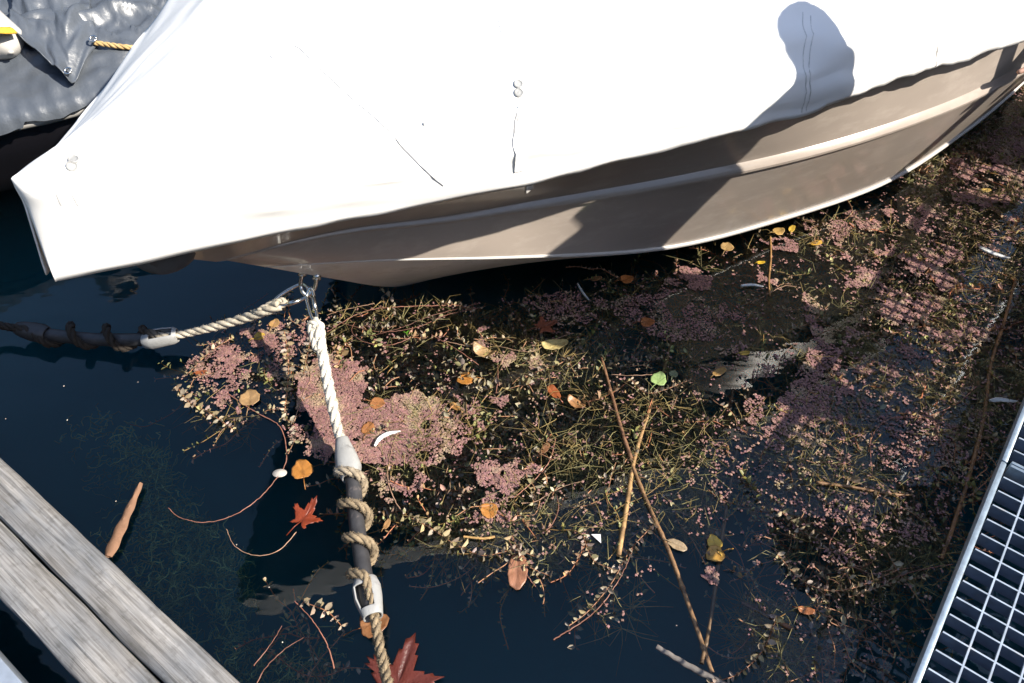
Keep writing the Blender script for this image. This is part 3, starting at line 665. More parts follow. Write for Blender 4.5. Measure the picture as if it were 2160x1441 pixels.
gapr = region([(1440, 980), (1500, 890), (1720, 850), (1800, 640), (1900, 420), (2160, 180), (2300, 180), (2300, 900), (2140, 870), (2060, 1020), (1900, 1200), (1640, 1110), (1560, 1180), (1450, 1130)])
lowr = region([(1170, 1330), (1210, 1220), (1330, 1110), (1420, 1100), (1380, 1200), (1330, 1310), (1230, 1360)])
wd = Weed()
def fill(poly, dens, lf, zlo, zhi, tone=(1, 1, 1), mask=None, Ls=(.06, .2), keep=.95):
    p = sample(poly, dens)
    if mask: p = p[mask(p)]
    for q in p:
        z = rng.uniform(zlo, zhi)
        wd.strand(wander(q, rng.uniform(0, 2*pi), rng.uniform(*Ls), .35, z-rng.uniform(0, .03), z, 5), lf*rng.choice([.6, .8, 1., 1.25])*rng.uniform(.85, 1.2), tone=np.array(tone)*rng.uniform(.7, 1.3)*(np.array((1.1, .82, .75)) if rng.random() < .14 else (np.array((.8, .95, .6)) if rng.random() < .3 else np.ones(3))), keep=keep*rng.uniform(.35, 1))
clump = lambda f, th, sd: (lambda p: fbm(p[:, 0]*f, p[:, 1]*f, sd, 3) > th)
fill(main, 2300, .0145, -.028, .005, tone=(1.1, 1.1, 1.1), mask=clump(9, .43, 61))
fill(main, 1300, .012, -.09, -.02, tone=(.7, .85, .55))
fill(leftp, 1200, .0135, -.012, .006, mask=clump(11, .38, 62))
fill(leftp, 120, .012, -.08, -.02, tone=(.6, .7, .5))
fill(mid, 600, .012, -.03, .006, mask=clump(7, .43, 63)); fill(mid, 600, .011, -.10, -.03, tone=(.6, .7, .5))
fill(right, 950, .0125, -.02, .006, tone=(1.1, 1.05, 1.1), mask=clump(6, .39, 64)); fill(right, 650, .011, -.08, -.01, tone=(.8, .85, .7), mask=clump(5, .42, 65))
fill(gapr, 900, .0115, -.05, .004, tone=(.95, .82, .68), mask=clump(5, .36, 81), Ls=(.05, .16)); fill(gapr, 500, .013, -.012, .007, tone=(1.1, .98, .9), mask=clump(8, .47, 82))
fill(low, 420, .014, -.03, .003, mask=clump(9, .45, 66)); fill(lowr, 420, .014, -.03, .006, mask=clump(9, .42, 67))
for poly, dn, zl in ((main, 8500, -.07), (leftp, 1200, -.05), (mid, 1800, -.07), (right, 4200, -.06), (gapr, 4500, -.07), (low, 300, -.08), (lowr, 900, -.05)):
    for q in sample(poly, dn):
        if fbm(q[0]*8, q[1]*8, 70, 3) > .46: wd.tuft(np.array([q[0], q[1], rng.uniform(zl, .0)]), rng.integers(5, 11), rng.uniform(.02, .085), tone=np.array((1.1, .9, .8)) if rng.random() < .45 else np.ones(3))
# strands one can follow in the photograph: bigger paired leaves at the surface
for pix, lf in ([[(850, 1085), (905, 1112), (960, 1148), (1020, 1172), (1085, 1160), (1130, 1175)], .020], [[(372, 815), (400, 850), (440, 870), (490, 905)], .018],
                [[(395, 790), (440, 745), (490, 712)], .016], [[(600, 700), (608, 760), (606, 820), (600, 870)], .017], [[(660, 700), (650, 740), (640, 790)], .015],
                [[(1380, 1105), (1330, 1160), (1290, 1230), (1240, 1290), (1200, 1320)], .018], [[(1640, 1300), (1610, 1370), (1560, 1420), (1500, 1441)], .018],
                [[(930, 640), (970, 645), (1000, 660)], .014], [[(1330, 800), (1370, 830), (1460, 800)], .013], [[(1640, 1170), (1700, 1230), (1780, 1245), (1900, 1200)], .015],
                [[(1650, 1080), (1690, 1120), (1730, 1140)], .018], [[(1790, 1260), (1880, 1230), (1960, 1215)], .014], [[(640, 1270), (690, 1290), (720, 1320)], .018],
                [[(1080, 1130), (1110, 1190), (1160, 1215)], .017], [[(1230, 1130), (1250, 1180), (1290, 1200)], .015]):
    wd.strand(catmull([P(x, y, .004+.004*rng.random()) for x, y in pix], 6), lf, lf*.62, tone=(1.15, 1.1, 1.15))
wd.build("floating_weed", "tangled olive water weed floating between the boat and the jetty")

# pink floating fern
FT = []
for k in range(6):
    g = np.random.default_rng(90+k); n = 9
    rr = np.array([1 if i % 2 == 0 else .62 for i in range(n-1)])*g.uniform(.75, 1.15, n-1)
    FT.append(np.array([(0, 0, .35)]+[(rr[i]*cos(2*pi*i/(n-1)), rr[i]*sin(2*pi*i/(n-1)), g.uniform(-.1, .2)) for i in range(n-1)]))
az = MB()
def flakes(p, rlo, rhi, z=.002, tone=1.):
    n = len(p)
    for k in range(6):
        q = p[k::6]; m = len(q)
        if m == 0: continue
        a = rng.uniform(0, 2*pi, m); r = rng.uniform(rlo, rhi, m); T = FT[k]
        tx, ty = rng.normal(0, .09, m), rng.normal(0, .09, m)
        X = T[None, :, 0]*np.cos(a)[:, None]-T[None, :, 1]*np.sin(a)[:, None]; Y = T[None, :, 0]*np.sin(a)[:, None]+T[None, :, 1]*np.cos(a)[:, None]
        Z = T[None, :, 2]*.9+X*tx[:, None]+Y*ty[:, None]
        V = np.stack([q[:, 0:1]+X*r[:, None], q[:, 1:2]+Y*r[:, None], z+rng.uniform(0, .0022, m)[:, None]+Z*r[:, None]], 2)
        b = np.arange(m)[:, None]*9; F = np.concatenate([b+np.array([0, i+1, (i+1) % 8+1]) for i in range(8)])
        e2 = fbm(q[:, 0]*26, q[:, 1]*26, 301, 3); c = ((rng.uniform(.7, 1.25, m)*(.65+.7*e2))[:, None]*np.stack([np.ones(m), rng.uniform(.85, 1.1, m)+np.clip(e2-.55, 0, 1)*1.6, rng.uniform(.85, 1.1, m)], 1))*tone
        az.add(V.reshape(-1, 3), F.tolist(), np.repeat(c, 9, axis=0))
def mat_(pix, dens=150000, th=.40, f=22, sd=80, r=(.0016, .004), tone=1.):
    rg = region(pix); lo_, hi_ = rg.min(0)-.02, rg.max(0)+.02; p = lo_+(hi_-lo_)*rng.random((int(dens*np.prod(hi_-lo_)), 2))
    wx = np.stack([fbm(p[:, 0]*34, p[:, 1]*34, 201, 3), fbm(p[:, 0]*34, p[:, 1]*34, 202, 3)], 1)-.5; p = p[inpoly(p+wx*.05, rg)]
    e = fbm(p[:, 0]*f, p[:, 1]*f, sd, 4)
    # thin out near the outline so that it frays
    flakes(p[e > th], *r, tone=tone)
def ell(cx, cy, rx, ry, n=16, j=.16):
    return [(cx+rx*cos(a)*rng.uniform(1-j, 1+j), cy+ry*sin(a)*rng.uniform(1-j, 1+j)) for a in np.linspace(0, 2*pi, n, endpoint=False)]
mat_([(632, 790), (650, 765), (690, 752), (735, 752), (768, 775), (775, 805), (765, 842), (800, 866), (840, 835), (880, 826), (925, 838), (935, 870), (905, 890), (880, 918), (860, 945), (850, 985), (800, 985), (755, 978), (725, 960), (690, 965), (650, 940), (660, 905), (630, 860), (622, 820)], 190000, th=.22)
mat_([(404, 768), (430, 745), (470, 735), (500, 745), (505, 775), (480, 795), (440, 790), (420, 790)], th=.36)
mat_([(505, 690), (550, 695), (580, 712), (590, 738), (560, 752), (530, 728)], th=.38)
mat_([(400, 770), (470, 720), (600, 680), (640, 740), (600, 800), (520, 830), (440, 830)], 60000, th=.49, f=34)
mat_([(600, 880), (650, 900), (700, 960), (690, 990), (650, 960), (610, 910)], 60000, th=.45, f=40)
mat_([(640, 680), (680, 690), (680, 740), (650, 760), (630, 720)], 50000, th=.5, f=40)
mat_([(925, 840), (1000, 860), (1030, 900), (960, 960), (900, 1000), (870, 1040), (820, 1060), (790, 990), (850, 960), (880, 910)], 80000, th=.48, f=30)
mat_(ell(1032, 1000, 32, 24), th=.36); mat_(ell(1085, 1000, 45, 26), th=.40); mat_(ell(1060, 1030, 26, 18), th=.4)
mat_(ell(1035, 1080, 48, 40), 70000, th=.45, f=40); mat_(ell(1000, 1045, 40, 16), 80000, th=.45, f=40); mat_(ell(965, 880, 60, 40), 40000, th=.54, f=40)
mat_(ell(1062, 762, 18, 14), th=.2); mat_(ell(1132, 762, 18, 16), th=.2); mat_(ell(1050, 850, 24, 10), th=.25); mat_(ell(1008, 725, 14, 14), th=.3); mat_(ell(1020, 690, 14, 8), th=.3)
mat_(ell(466, 838, 20, 18), th=.1); mat_(ell(503, 870, 9, 8), th=.1); mat_(ell(1498, 1213, 16, 14), th=.3)
mat_([(1415, 565), (1450, 562), (1490, 585), (1500, 612), (1450, 612), (1400, 590)], th=.36)
mat_([(1590, 572), (1640, 590), (1650, 612), (1620, 602)], th=.2)
mat_([(1600, 505), (1650, 500), (1690, 520), (1680, 535), (1630, 525)], th=.42); mat_([(1700, 470), (1800, 445), (1830, 480), (1760, 520), (1700, 500)], 70000, th=.46)
mat_([(1690, 620), (1760, 640), (1790, 720), (1760, 830), (1740, 950), (1660, 960), (1640, 860), (1700, 760)], 80000, th=.46, f=14)
mat_([(1600, 740), (1680, 760), (1640, 960), (1570, 900)], 50000, th=.52, f=16)
mat_([(1090, 620), (1220, 610), (1260, 680), (1150, 690)], 45000, th=.5, f=14); mat_([(1240, 640), (1420, 610), (1560, 640), (1580, 760), (1440, 740)], 45000, th=.53, f=16)
mat_([(1780, 480), (1990, 380), (2160, 290), (2300, 300), (2260, 620), (2060, 720), (1920, 800), (1760, 900), (1780, 640)], 70000, th=.575, f=16, r=(.002, .005))
mat_([(2000, 340), (2160, 250), (2300, 260), (2300, 400), (2050, 430)], 60000, th=.53, f=14)
mat_([(1700, 900), (2060, 740), (2120, 880), (1950, 1200), (1700, 1200)], 30000, th=.58, f=20)
for poly, dn in ((main, 1100), (leftp, 1500), (right, 900), (gapr, 2200), (mid, 1000), (lowr, 600)):
    c = sample(poly, dn)
    for q in c: flakes(q+rng.normal(0, .004, (rng.integers(1, 5), 2)), .0018, .004)
oz = az.build("floating_fern", m_azolla, origin=(0, 0, 0)); props(oz, "pink mats of tiny floating water fern beside the boat", "floating fern", kind="stuff")
# crumbs drifting on the open water
mb = MB()
for q in np.r_[sample(region([(0, 640), (380, 800), (700, 1100), (600, 1400), (300, 1150), (0, 900)]), 14), sample(region([(830, 1240), (1500, 1150), (1500, 1440), (850, 1440)]), 25)]:
    mb.add([(q[0]+.0019*cos(a)*rng.uniform(.4, 1), q[1]+.0019*sin(a)*rng.uniform(.4, 1), .0015+.001*(k % 2)) for k, a in enumerate(np.linspace(0, 2*pi, 6, endpoint=False))], [tuple(range(6))], np.array((1, .95, .8))*rng.uniform(.5, 1))
o = mb.build("floating_crumbs", m_feather, origin=(0, 0, 0)); props(o, "tiny pale crumbs drifting on the dark open water", "debris", kind="stuff")
# algae cloud under water at the lower left
wa = MB(); ap = region([(-50, 900), (60, 900), (180, 820), (330, 860), (300, 960), (470, 1080), (480, 1330), (700, 1240), (620, 1441), (500, 1441), (300, 1230)])
for q in sample(ap, 15000):
    f = fbm(q[0]*4, q[1]*4, 77, 3)
    if f < .44+.12*rng.random(): continue
    z = -.07-.3*rng.random(); a = rng.uniform(0, 2*pi); p = np.array([q[0], q[1], z]); pts = [p]
    for k in range(4): a += rng.normal()*1.0; p = p+np.array([cos(a)*.010, sin(a)*.010, rng.normal()*.006]); pts.append(p)
    wa.tube(pts, .0013, 3, np.array((1, 1, 1))*rng.uniform(.5, 1.6), cap=False)
o = wa.build("submerged_algae", m_algae, origin=(0, 0, 0)); props(o, "hazy green algae drifting under water near the timber dock", "algae", kind="stuff")

# ---------------------------------------------------------------- reeds, stems, wood
def stick(name, pix, r, m, label, cat, tint=(1, 1, 1), taper=(1, .8), joints=0, z=(0, 0), n=8, group=None, jit=.0):
    pts = [P(x, y, z[0]+(z[1]-z[0])*i/(len(pix)-1)) for i, (x, y) in enumerate(pix)]
    p, q = resample(catmull(pts, 8), .006); m_ = len(p); u = q/q[-1]
    rr = r*.74*(1+.16*(vnoise(q*90+r*1e4, 3.)-.5))*(taper[0]+(taper[1]-taper[0])*u)
    if joints: rr = rr*(1+.28*np.exp(-((((q+.01) % joints)-joints/2)/.0035)**2))
    if jit: p = p+rng.normal(0, jit, p.shape)
    o = MB().tube(p, rr, n, np.array(tint)*np.ones(3)).build(name, m, sharp=60); return props(o, label, cat, group)
RG = "dry reeds lying in the weed"
stick("reed", [(1268, 752), (1290, 830), (1312, 910), (1332, 968)], .0062, m_reed, "dark split reed with a pale edge, left arm of the crossed reeds", "reed", (.8, .65, .7), (.7, 1), .11, (.006, .008), group=RG)
stick("reed", [(1426, 680), (1395, 800), (1362, 890), (1338, 970), (1325, 1050), (1305, 1172)], .0068, m_reed, "golden reed running under the light green leaf", "reed", (1.5, 1.4, 1.2), (.8, 1.05), .10, (-.01, .008), group=RG)
stick("reed", [(1335, 985), (1372, 1075), (1410, 1160), (1450, 1270), (1502, 1420)], .0068, m_reed, "long brown reed slanting down to the bottom edge", "reed", (.9, .8, .75), (.8, 1.1), .12, (.006, -.004), group=RG)
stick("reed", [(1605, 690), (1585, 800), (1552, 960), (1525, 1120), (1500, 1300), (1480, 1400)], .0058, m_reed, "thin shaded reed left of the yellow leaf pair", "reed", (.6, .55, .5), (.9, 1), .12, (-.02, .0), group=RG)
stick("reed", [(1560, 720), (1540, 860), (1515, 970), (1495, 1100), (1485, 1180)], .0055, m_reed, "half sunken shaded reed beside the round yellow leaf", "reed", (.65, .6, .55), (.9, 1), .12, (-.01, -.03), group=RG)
stick("reed", [(2142, 590), (2118, 680), (2090, 770), (2075, 880), (2045, 1000), (2010, 1110), (1985, 1180)], .0062, m_reed, "orange reed beside the far grating panel", "reed", (1.0, .75, .55), (.8, 1.1), .10, (.004, -.004), group=RG)
stick("reed", [(1722, 1018), (1800, 1028), (1875, 1042), (1925, 1044)], .005, m_reed, "short reed lying crosswise left of the near grating panel", "reed", (1, .85, .8), (1, .6), .12, (.003, .003), group=RG)
stick("reed", [(1565, 1272), (1620, 1300), (1672, 1328)], .0075, m_reed, "stubby red brown reed near the bottom right", "reed", (.8, .55, .5), (.7, .9), .15, (-.015, .004), group=RG)
stick("reed", [(1625, 500), (1626, 545), (1622, 590), (1624, 625)], .0045, m_reed, "short upright reed in the sunny patch under the hull", "reed", (1.3, 1.1, .8), (.9, .8), .1, (.004, .004), group=RG)
stick("reed", [(978, 1132), (1020, 1136), (1044, 1132)], .0036, m_reed, "short straw yellow stalk under the orange leaf", "reed", (2.0, 1.9, 1.4), (.9, 1), 0, (.006, .006), group=RG)
stick("driftwood", [(1385, 1365), (1430, 1392), (1480, 1420), (1540, 1452), (1600, 1480)], .012, m_wood, "grey driftwood stick at the bottom edge", "driftwood", (.40, .38, .38), (.55, 1), 0, (-.002, .002), n=9, jit=.0005)
# wood splinter by the beam
a, b = P(297, 1020, .012), P(228, 1175, .012); mb = MB(); T = (b-a)/np.linalg.norm(b-a); sd = np.cross(T, [0, 0, 1]); G = []
for i in range(30):
    u = i/29; wv = .0135*min(1, (u+.12)**.5)*(1 if u < .8 else 1-(u-.8)*1.6)*(1+.12*sin(u*23)); c = a+(b-a)*u
    G.append([c-sd*wv, c-sd*wv*.6+np.array([0, 0, .004]), c+np.array([0, 0, .006+.001*sin(u*40)]), c+sd*wv*.6+np.array([0, 0, .004]), c+sd*wv, c-np.array([0, 0, .004])])
o = mb.grid(G, closed=True, tint=(.50, .29, .19)).build("wood_splinter", m_wood, sharp=40); props(o, "pointed brown wood splinter floating by the timber dock", "wood splinter")
SG = "red brown stems trailing on the water"
stems = [
 ([(355, 1072), (380, 1092), (430, 1102), (490, 1088), (545, 1052), (590, 1000), (605, 960), (590, 900), (540, 870), (480, 830)], .0028, "curved red brown stem trailing left of the orange round leaf"),
 ([(478, 1116), (490, 1145), (515, 1165), (550, 1172), (590, 1160), (625, 1122)], .0020, "pale hooked stem curling below the red maple leaf"),
 ([(1228, 1015), (1180, 1030), (1130, 1058), (1100, 1062)], .0022, "pale pink stem crossing the weed right of the pink fern rosettes"),
 ([(1172, 925), (1160, 970), (1130, 1010), (1085, 1050)], .0026, "reddish stem slanting from the middle of the weed"),
 ([(1175, 1045), (1178, 1075), (1165, 1105), (1150, 1122)], .0022, "short bent stem right of the orange leaf in pink fern"),
 ([(840, 905), (825, 955), (818, 1010), (835, 1060), (855, 1085)], .0024, "pinkish stem below the white curved feather"),
 ([(1340, 1145), (1310, 1215), (1255, 1290), (1168, 1350)], .0028, "long dark red stem reaching into open water at lower centre"),
 ([(1070, 1130), (1090, 1175), (1110, 1210), (1130, 1238)], .0022, "thin stem lying over the brown leaf tip"),
 ([(622, 1268), (660, 1310), (690, 1360), (705, 1410)], .0030, "thick red stem left of the near rope end"),
 ([(640, 1345), (600, 1370), (560, 1410), (540, 1445)], .0022, "arched stem at the bottom edge left of the maple leaf"),
 ([(595, 1320), (570, 1360), (535, 1405)], .0022, "dark short twig at lower left under water"),
 ([(690, 700), (760, 660), (830, 648), (960, 645), (1000, 655)], .0024, "uppermost long stem curving along the hull shadow"),
 ([(715, 680), (800, 700), (880, 690), (940, 665), (1010, 650)], .0024, "long stem crossing the loop near the bow"),
 ([(748, 680), (742, 700), (770, 722), (820, 728), (865, 712), (870, 690)], .0022, "looped stem near the bright green leaflet"),
 ([(690, 665), (720, 655), (790, 640)], .0020, "short stem right of the white splice"),
 ([(780, 710), (850, 690), (905, 668), (1010, 640)], .0018, "thin straight stem over the loop of stems"),
 ([(1000, 715), (1050, 730), (1120, 742), (1160, 720), (1210, 702)], .0020, "thin stem left of the pale yellow leaf"),
 ([(910, 706), (960, 735), (1010, 770)], .0020, "thin diagonal stem above the orange leaf"),
 ([(940, 720), (975, 728), (1000, 732)], .0028, "short pale stem beside the tan curled leaf"),
 ([(1050, 765), (1050, 800), (1046, 830)], .0022, "short upright red stem between two pink patches"),
 ([(1840, 1000), (1838, 925), (1880, 882), (1950, 880), (2020, 850), (2060, 815)], .0026, "long reddish stem curving toward the far grating panel"),
 ([(1760, 1200), (1830, 1232), (1930, 1205), (2010, 1190)], .0024, "stem with sparse leaves touching the near grating panel"),
 ([(1960, 855), (1990, 950), (2015, 1010)], .0022, "short red stem under the long curving stem at right"),
 ([(1790, 1090), (1805, 1140), (1770, 1170), (1750, 1150), (1770, 1110)], .0022, "small ring shaped stem in dark water at right"),
 ([(630, 735), (655, 790), (640, 830), (620, 890)], .0022, "straw coloured stem between weed tufts left of the rope"),
 ([(1290, 790), (1330, 792), (1380, 790)], .0018, "thin white stalk leading to the light green leaf"),
 ([(1585, 640), (1650, 605), (1680, 605)], .0022, "pale bent stalk above the pink arrow shaped patch"),
 ([(1670, 730), (1648, 755), (1640, 790)], .0020, "thin shaded stem right of the round yellow leaf"),
 ([(1740, 770), (1800, 775), (1840, 800)], .0018, "arched thin stem on the shaded pink fern"),
 ([(1880, 660), (2000, 640), (2160, 650)], .0018, "thin straight stem left of the orange reed top"),
 ([(2030, 500), (2100, 480), (2160, 450)], .0020, "golden stem near the upper right edge"),
]
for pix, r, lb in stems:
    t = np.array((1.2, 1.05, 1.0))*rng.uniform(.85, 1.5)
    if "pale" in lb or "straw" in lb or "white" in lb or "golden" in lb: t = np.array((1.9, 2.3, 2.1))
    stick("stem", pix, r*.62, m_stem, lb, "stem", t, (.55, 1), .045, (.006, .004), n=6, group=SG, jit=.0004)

# ---------------------------------------------------------------- fallen leaves
def outline(kind, g):
    if kind == 'maple':
        pts = []
        lobes = [(-2.35, .55), (-1.15, .82), (0, 1.), (1.15, .82), (2.35, .55)]
        for i, (a, l) in enumerate(lobes):
            for da, f in ((-.30, .62), (-.20, .60), (-.16, .84), (-.07, .80), (0, 1.), (.07, .80), (.16, .84), (.20, .60), (.30, .62)): pts.append((a+da, l*f*g.uniform(.93, 1.07)))
            if i < 4: pts.append(((a+lobes[i+1][0])/2, .36))
        pts.append((pi, .12)); return [(r*cos(a), r*sin(a)) for a, r in pts]
    n = 26; out = []
    for k in range(n):
        a = 2*pi*k/n
        if kind == 'round': r = .62*(1+.10*cos(a)+.25*max(0, cos(a))**12-.18*max(0, -cos(a))**6)
        else: r = .5*(1+.55*abs(cos(a))**3); 
        r *= 1+.04*sin(9*a)+g.normal()*.015
        out.append((r*cos(a), r*sin(a)*(1 if kind == 'round' else .78)))
    return out
def leaf(x, y, kind, size, rot, col, label, curl=.15, z=.004, seed=0, stalk=True, name=None):
    g = np.random.default_rng(seed+int(x)+int(y)); ol = np.array(outline(kind, g)); n = len(ol); c = P(x, y, z); sc = size*.5/.8
    V = [(0, 0, 0)]; F = []
    rings = (.3, .6, .85, 1.)
    for f in rings: V += [(q[0]*f, q[1]*f, 0) for q in ol]
    for k in range(n): F.append((0, 1+k, 1+(k+1) % n))
    for r in range(3):
        for k in range(n): a = 1+r*n+k; b = 1+r*n+(k+1) % n; F.append((a, a+n, b+n, b))
    V = np.array(V, float); ph = g.uniform(0, 6); rad = np.hypot(V[:, 0], V[:, 1]); an = np.arctan2(V[:, 1], V[:, 0])
    V[:, 2] = curl*rad**2*(.5+.5*np.sin(an*2+ph))+.05*curl*np.sin(V[:, 0]*9+ph)+.03*(np.abs(V[:, 1]) > .03)+.02*np.sin(an*7)*rad
    V *= sc
    cr, sr = cos(radians(rot)), sin(radians(rot)); R = np.array([[cr, -sr, 0], [sr, cr, 0], [0, 0, 1]]); V = V@R.T+c
    midr = np.exp(-(np.array([0]+[q[1]*f for f in rings for q in ol])/.05)**2)
    t = np.array(col)[None]*(1-.28*midr[:, None])*np.clip(1+.35*(fbm(V[:, 0]*90, V[:, 1]*90, 5)-.5)[:, None]*2-.25*((rad > .7)[:, None])*g.random((len(V), 1)), .3, 2)
    mb = MB().add(V, F, t)
    if stalk:
        d = R@np.array([-1, g.uniform(-.3, .3), 0]); b0 = c+R@np.array([-.45*sc if kind != 'maple' else -.1*sc, 0, 0.001])
        mb.tube([b0, b0+d*sc*.35+np.array([0, 0, .004]), b0+d*sc*.8], [.0011, .0010, .0012], 5, np.array(col)*.8)
    o = mb.build(name or ("maple_leaf" if kind == 'maple' else "fallen_leaf"), m_leaf); o.modifiers.new("thick", 'SOLIDIFY').thickness = .0006
    return props(o, label, "leaf", "fallen leaves on the water")
OR = (.50, .22, .05); TN = (.42, .27, .13); YE = (.62, .42, .07); PY = (.68, .56, .25); RB = (.33, .10, .035); BR = (.25, .12, .06); RED = (.27, .05, .018)
for a in [
 (640, 1095, 'maple', .085, 60, RED, "small wet orange red maple leaf left of the near snubber", .5),
 (838, 1446, 'maple', .165, 75, (.13, .028, .018), "large dark red maple leaf at the bottom edge beside the rope", .1),
 (527, 843, 'round', .062, 100, TN, "tan heart shaped leaf in the left weed corner", .2),
 (638, 995, 'round', .062, 110, OR, "round orange leaf left of the pale end cap", .15),
 (545, 712, 'round', .034, 30, YE, "bright yellow orange leaf in pink fern beside the left rope", .7),
 (578, 684, 'round', .036, 80, (.5, .30, .12), "small tan leaf just under the left rope splice", .3),
 (424, 786, 'oval', .030, 10, RB, "small red brown leaf in the pink fern at far left", .2),
 (1170, 727, 'oval', .072, 10, PY, "large pale yellow leaf at the hull shadow border", .3),
 (1022, 745, 'oval', .065, -25, (.50, .34, .17), "tan rolled leaf between two pink patches", .9),
 (985, 800, 'round', .050, 190, OR, "orange leaf above the speckled pink fern", .3),
 (1168, 828, 'oval', .050, 120, RB, "red brown wet leaf on the weed left of the dark reed", .4),
 (1215, 852, 'oval', .050, -40, (.40, .21, .09), "brown pointed leaf left of the dark reed", .6),
 (1035, 1078, 'round', .048, 160, OR, "orange leaf ringed by pink fern above the straw stalk", .3),
 (1092, 1205, 'oval', .082, -95, (.36, .17, .10), "pinkish brown leaf at the lower weed border with pointed tip", .25),
 (1150, 946, 'oval', .034, 60, BR, "small dull brown leaf in the middle of the weed", .2),
 (1512, 1168, 'round', .048, 200, (.58, .33, .07), "orange yellow leaf, lower of the pair in dark water", .3),
 (1508, 1148, 'round', .040, 100, YE, "lemon yellow leaf, upper of the pair in dark water", .3),
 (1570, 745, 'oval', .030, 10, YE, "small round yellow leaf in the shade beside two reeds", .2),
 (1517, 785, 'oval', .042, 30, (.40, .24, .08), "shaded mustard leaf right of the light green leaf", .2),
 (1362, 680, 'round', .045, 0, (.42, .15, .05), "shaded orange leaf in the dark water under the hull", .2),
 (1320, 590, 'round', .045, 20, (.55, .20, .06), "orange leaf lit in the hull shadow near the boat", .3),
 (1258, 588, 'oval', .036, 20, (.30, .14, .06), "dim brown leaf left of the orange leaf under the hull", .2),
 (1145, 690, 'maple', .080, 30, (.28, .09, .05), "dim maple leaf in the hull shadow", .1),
 (1533, 523, 'round', .048, 60, (.45, .30, .13), "tan leaf in the sunny patch below the white chine", .3),
 (1640, 489, 'round', .042, 20, (.52, .34, .12), "tan yellow leaf close under the white chine", .3),
 (1670, 483, 'oval', .036, 60, YE, "small yellow leaf right of the tan leaf under the chine", .3),
 (1605, 554, 'oval', .026, 10, (.68, .44, .03), "tiny bright yellow leaf above the pink arrow shaped patch", .3),
 (1722, 513, 'oval', .040, 20, (.60, .36, .06), "yellow orange leaf at the right end of the sunny patch", .3),
 (1388, 803, 'round', .050, 60, (.36, .52, .20), "light green fresh leaf on the golden reed", .3),
 (1420, 790, 'round', .028, 60, (.20, .24, .14), "small dull green leaf right of the light green leaf", .2),
 (816, 1106, 'oval', .026, 70, (.48, .28, .12), "tiny tan leaf just right of the near snubber", .2),
 (782, 1318, 'round', .070, 20, (.30, .14, .06), "brown leaf half under the near rope below the snubber", .2),
 (776, 907, 'round', .042, 80, (.36, .16, .06), "brown leaf sunk in the pink fern beside the white feather", .2),
 (793, 850, 'round', .045, -20, (.45, .20, .08), "orange leaf at the notch of the pink fern mat", .2),
 (1428, 1150, 'oval', .045, -30, (.42, .32, .20), "blotched beige leaf left of the yellow pair", .3),
 (1700, 1288, 'oval', .034, -10, (.42, .16, .06), "red brown leaf in the weed left of the near grating", .3),
 (862, 703, 'round', .022, 0, (.14, .36, .03), "tiny bright green leaflet inside the stem loop", .2),
 (2078, 402, 'oval', .040, 10, (.58, .40, .12), "yellow leaf in pink fern at the upper right", .3),
 (1800, 1010, 'oval', .030, 0, (.30, .20, .10), "small brown leaf above the crosswise reed", .2),
 (960, 858, 'oval', .034, 140, (.45, .24, .08), "ochre leaf on the right part of the pink mat", .3),
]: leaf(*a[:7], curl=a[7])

# feathers and shards
def feather(pix, wd, label, lift=.006):
    p = catmull([P(x, y, lift) for x, y in pix], 8); n = len(p); T = np.gradient(p, axis=0); T /= np.linalg.norm(T, axis=1)[:, None]; sd = np.cross(T, [0, 0, 1]); G = []
    for i in range(n):
        u = i/(n-1); ww = wd*sin(pi*min(1, .06+u*.94))**.6*(1+.1*sin(i*2.3)); G.append([p[i]-sd[i]*ww, p[i]-sd[i]*ww*.4+np.array([0, 0, .003]), p[i]+np.array([0, 0, .004]), p[i]+sd[i]*ww*.4+np.array([0, 0, .003]), p[i]+sd[i]*ww])
    e = empty("feather", p[0], label, "feather", "white feathers on the water")
    o = MB().grid(G).build("vane", m_feather, e); o.modifiers.new("thick", 'SOLIDIFY').thickness = .0008
    MB().tube(p+np.array([0, 0, .0045]), np.linspace(.0012, .0004, n), 5).build("quill", m_feather, e)
feather([(790, 942), (800, 925), (820, 914), (845, 911)], .0065, "curved white feather on the pink fern mat", .010)
feather([(2065, 522), (2095, 534), (2130, 546)], .008, "ragged white feather near the right edge")
feather([(2085, 846), (2110, 843), (2145, 848)], .007, "white feather at the end of the far grating panel")
feather([(1218, 600), (1230, 618), (1242, 634)], .0035, "thin grey white feather in the hull shadow")
feather([(1562, 604), (1585, 601), (1610, 606)], .004, "slim pale feather in the sunny patch")
sh = [P(1247, 1127, .004), P(1267, 1127, .004), P(1268, 1146, .005)]; V = sh+[p-np.array([0, 0, .002]) for p in sh]
o = obj("plastic_shard", V, [(0, 2, 1), (3, 4, 5), (0, 1, 4, 3), (1, 2, 5, 4), (2, 0, 3, 5)], m_white, smooth=False, tint=(1.3, 1.3, 1.4)); props(o, "small triangular white plastic shard on the dark water", "shard")
mb = MB(); c = P(590, 998, .004); G = [[c+np.array([.018*u*cos(a)*.9, .011*u*sin(a), .007*(1-u*u)]) for a in np.linspace(0, 2*pi, 16, endpoint=False)] for u in (.02, .4, .7, .9, 1)]
o = mb.grid(G, closed=True).build("shell", m_wood); props(o, "grey white shell bit left of the orange round leaf", "shell")

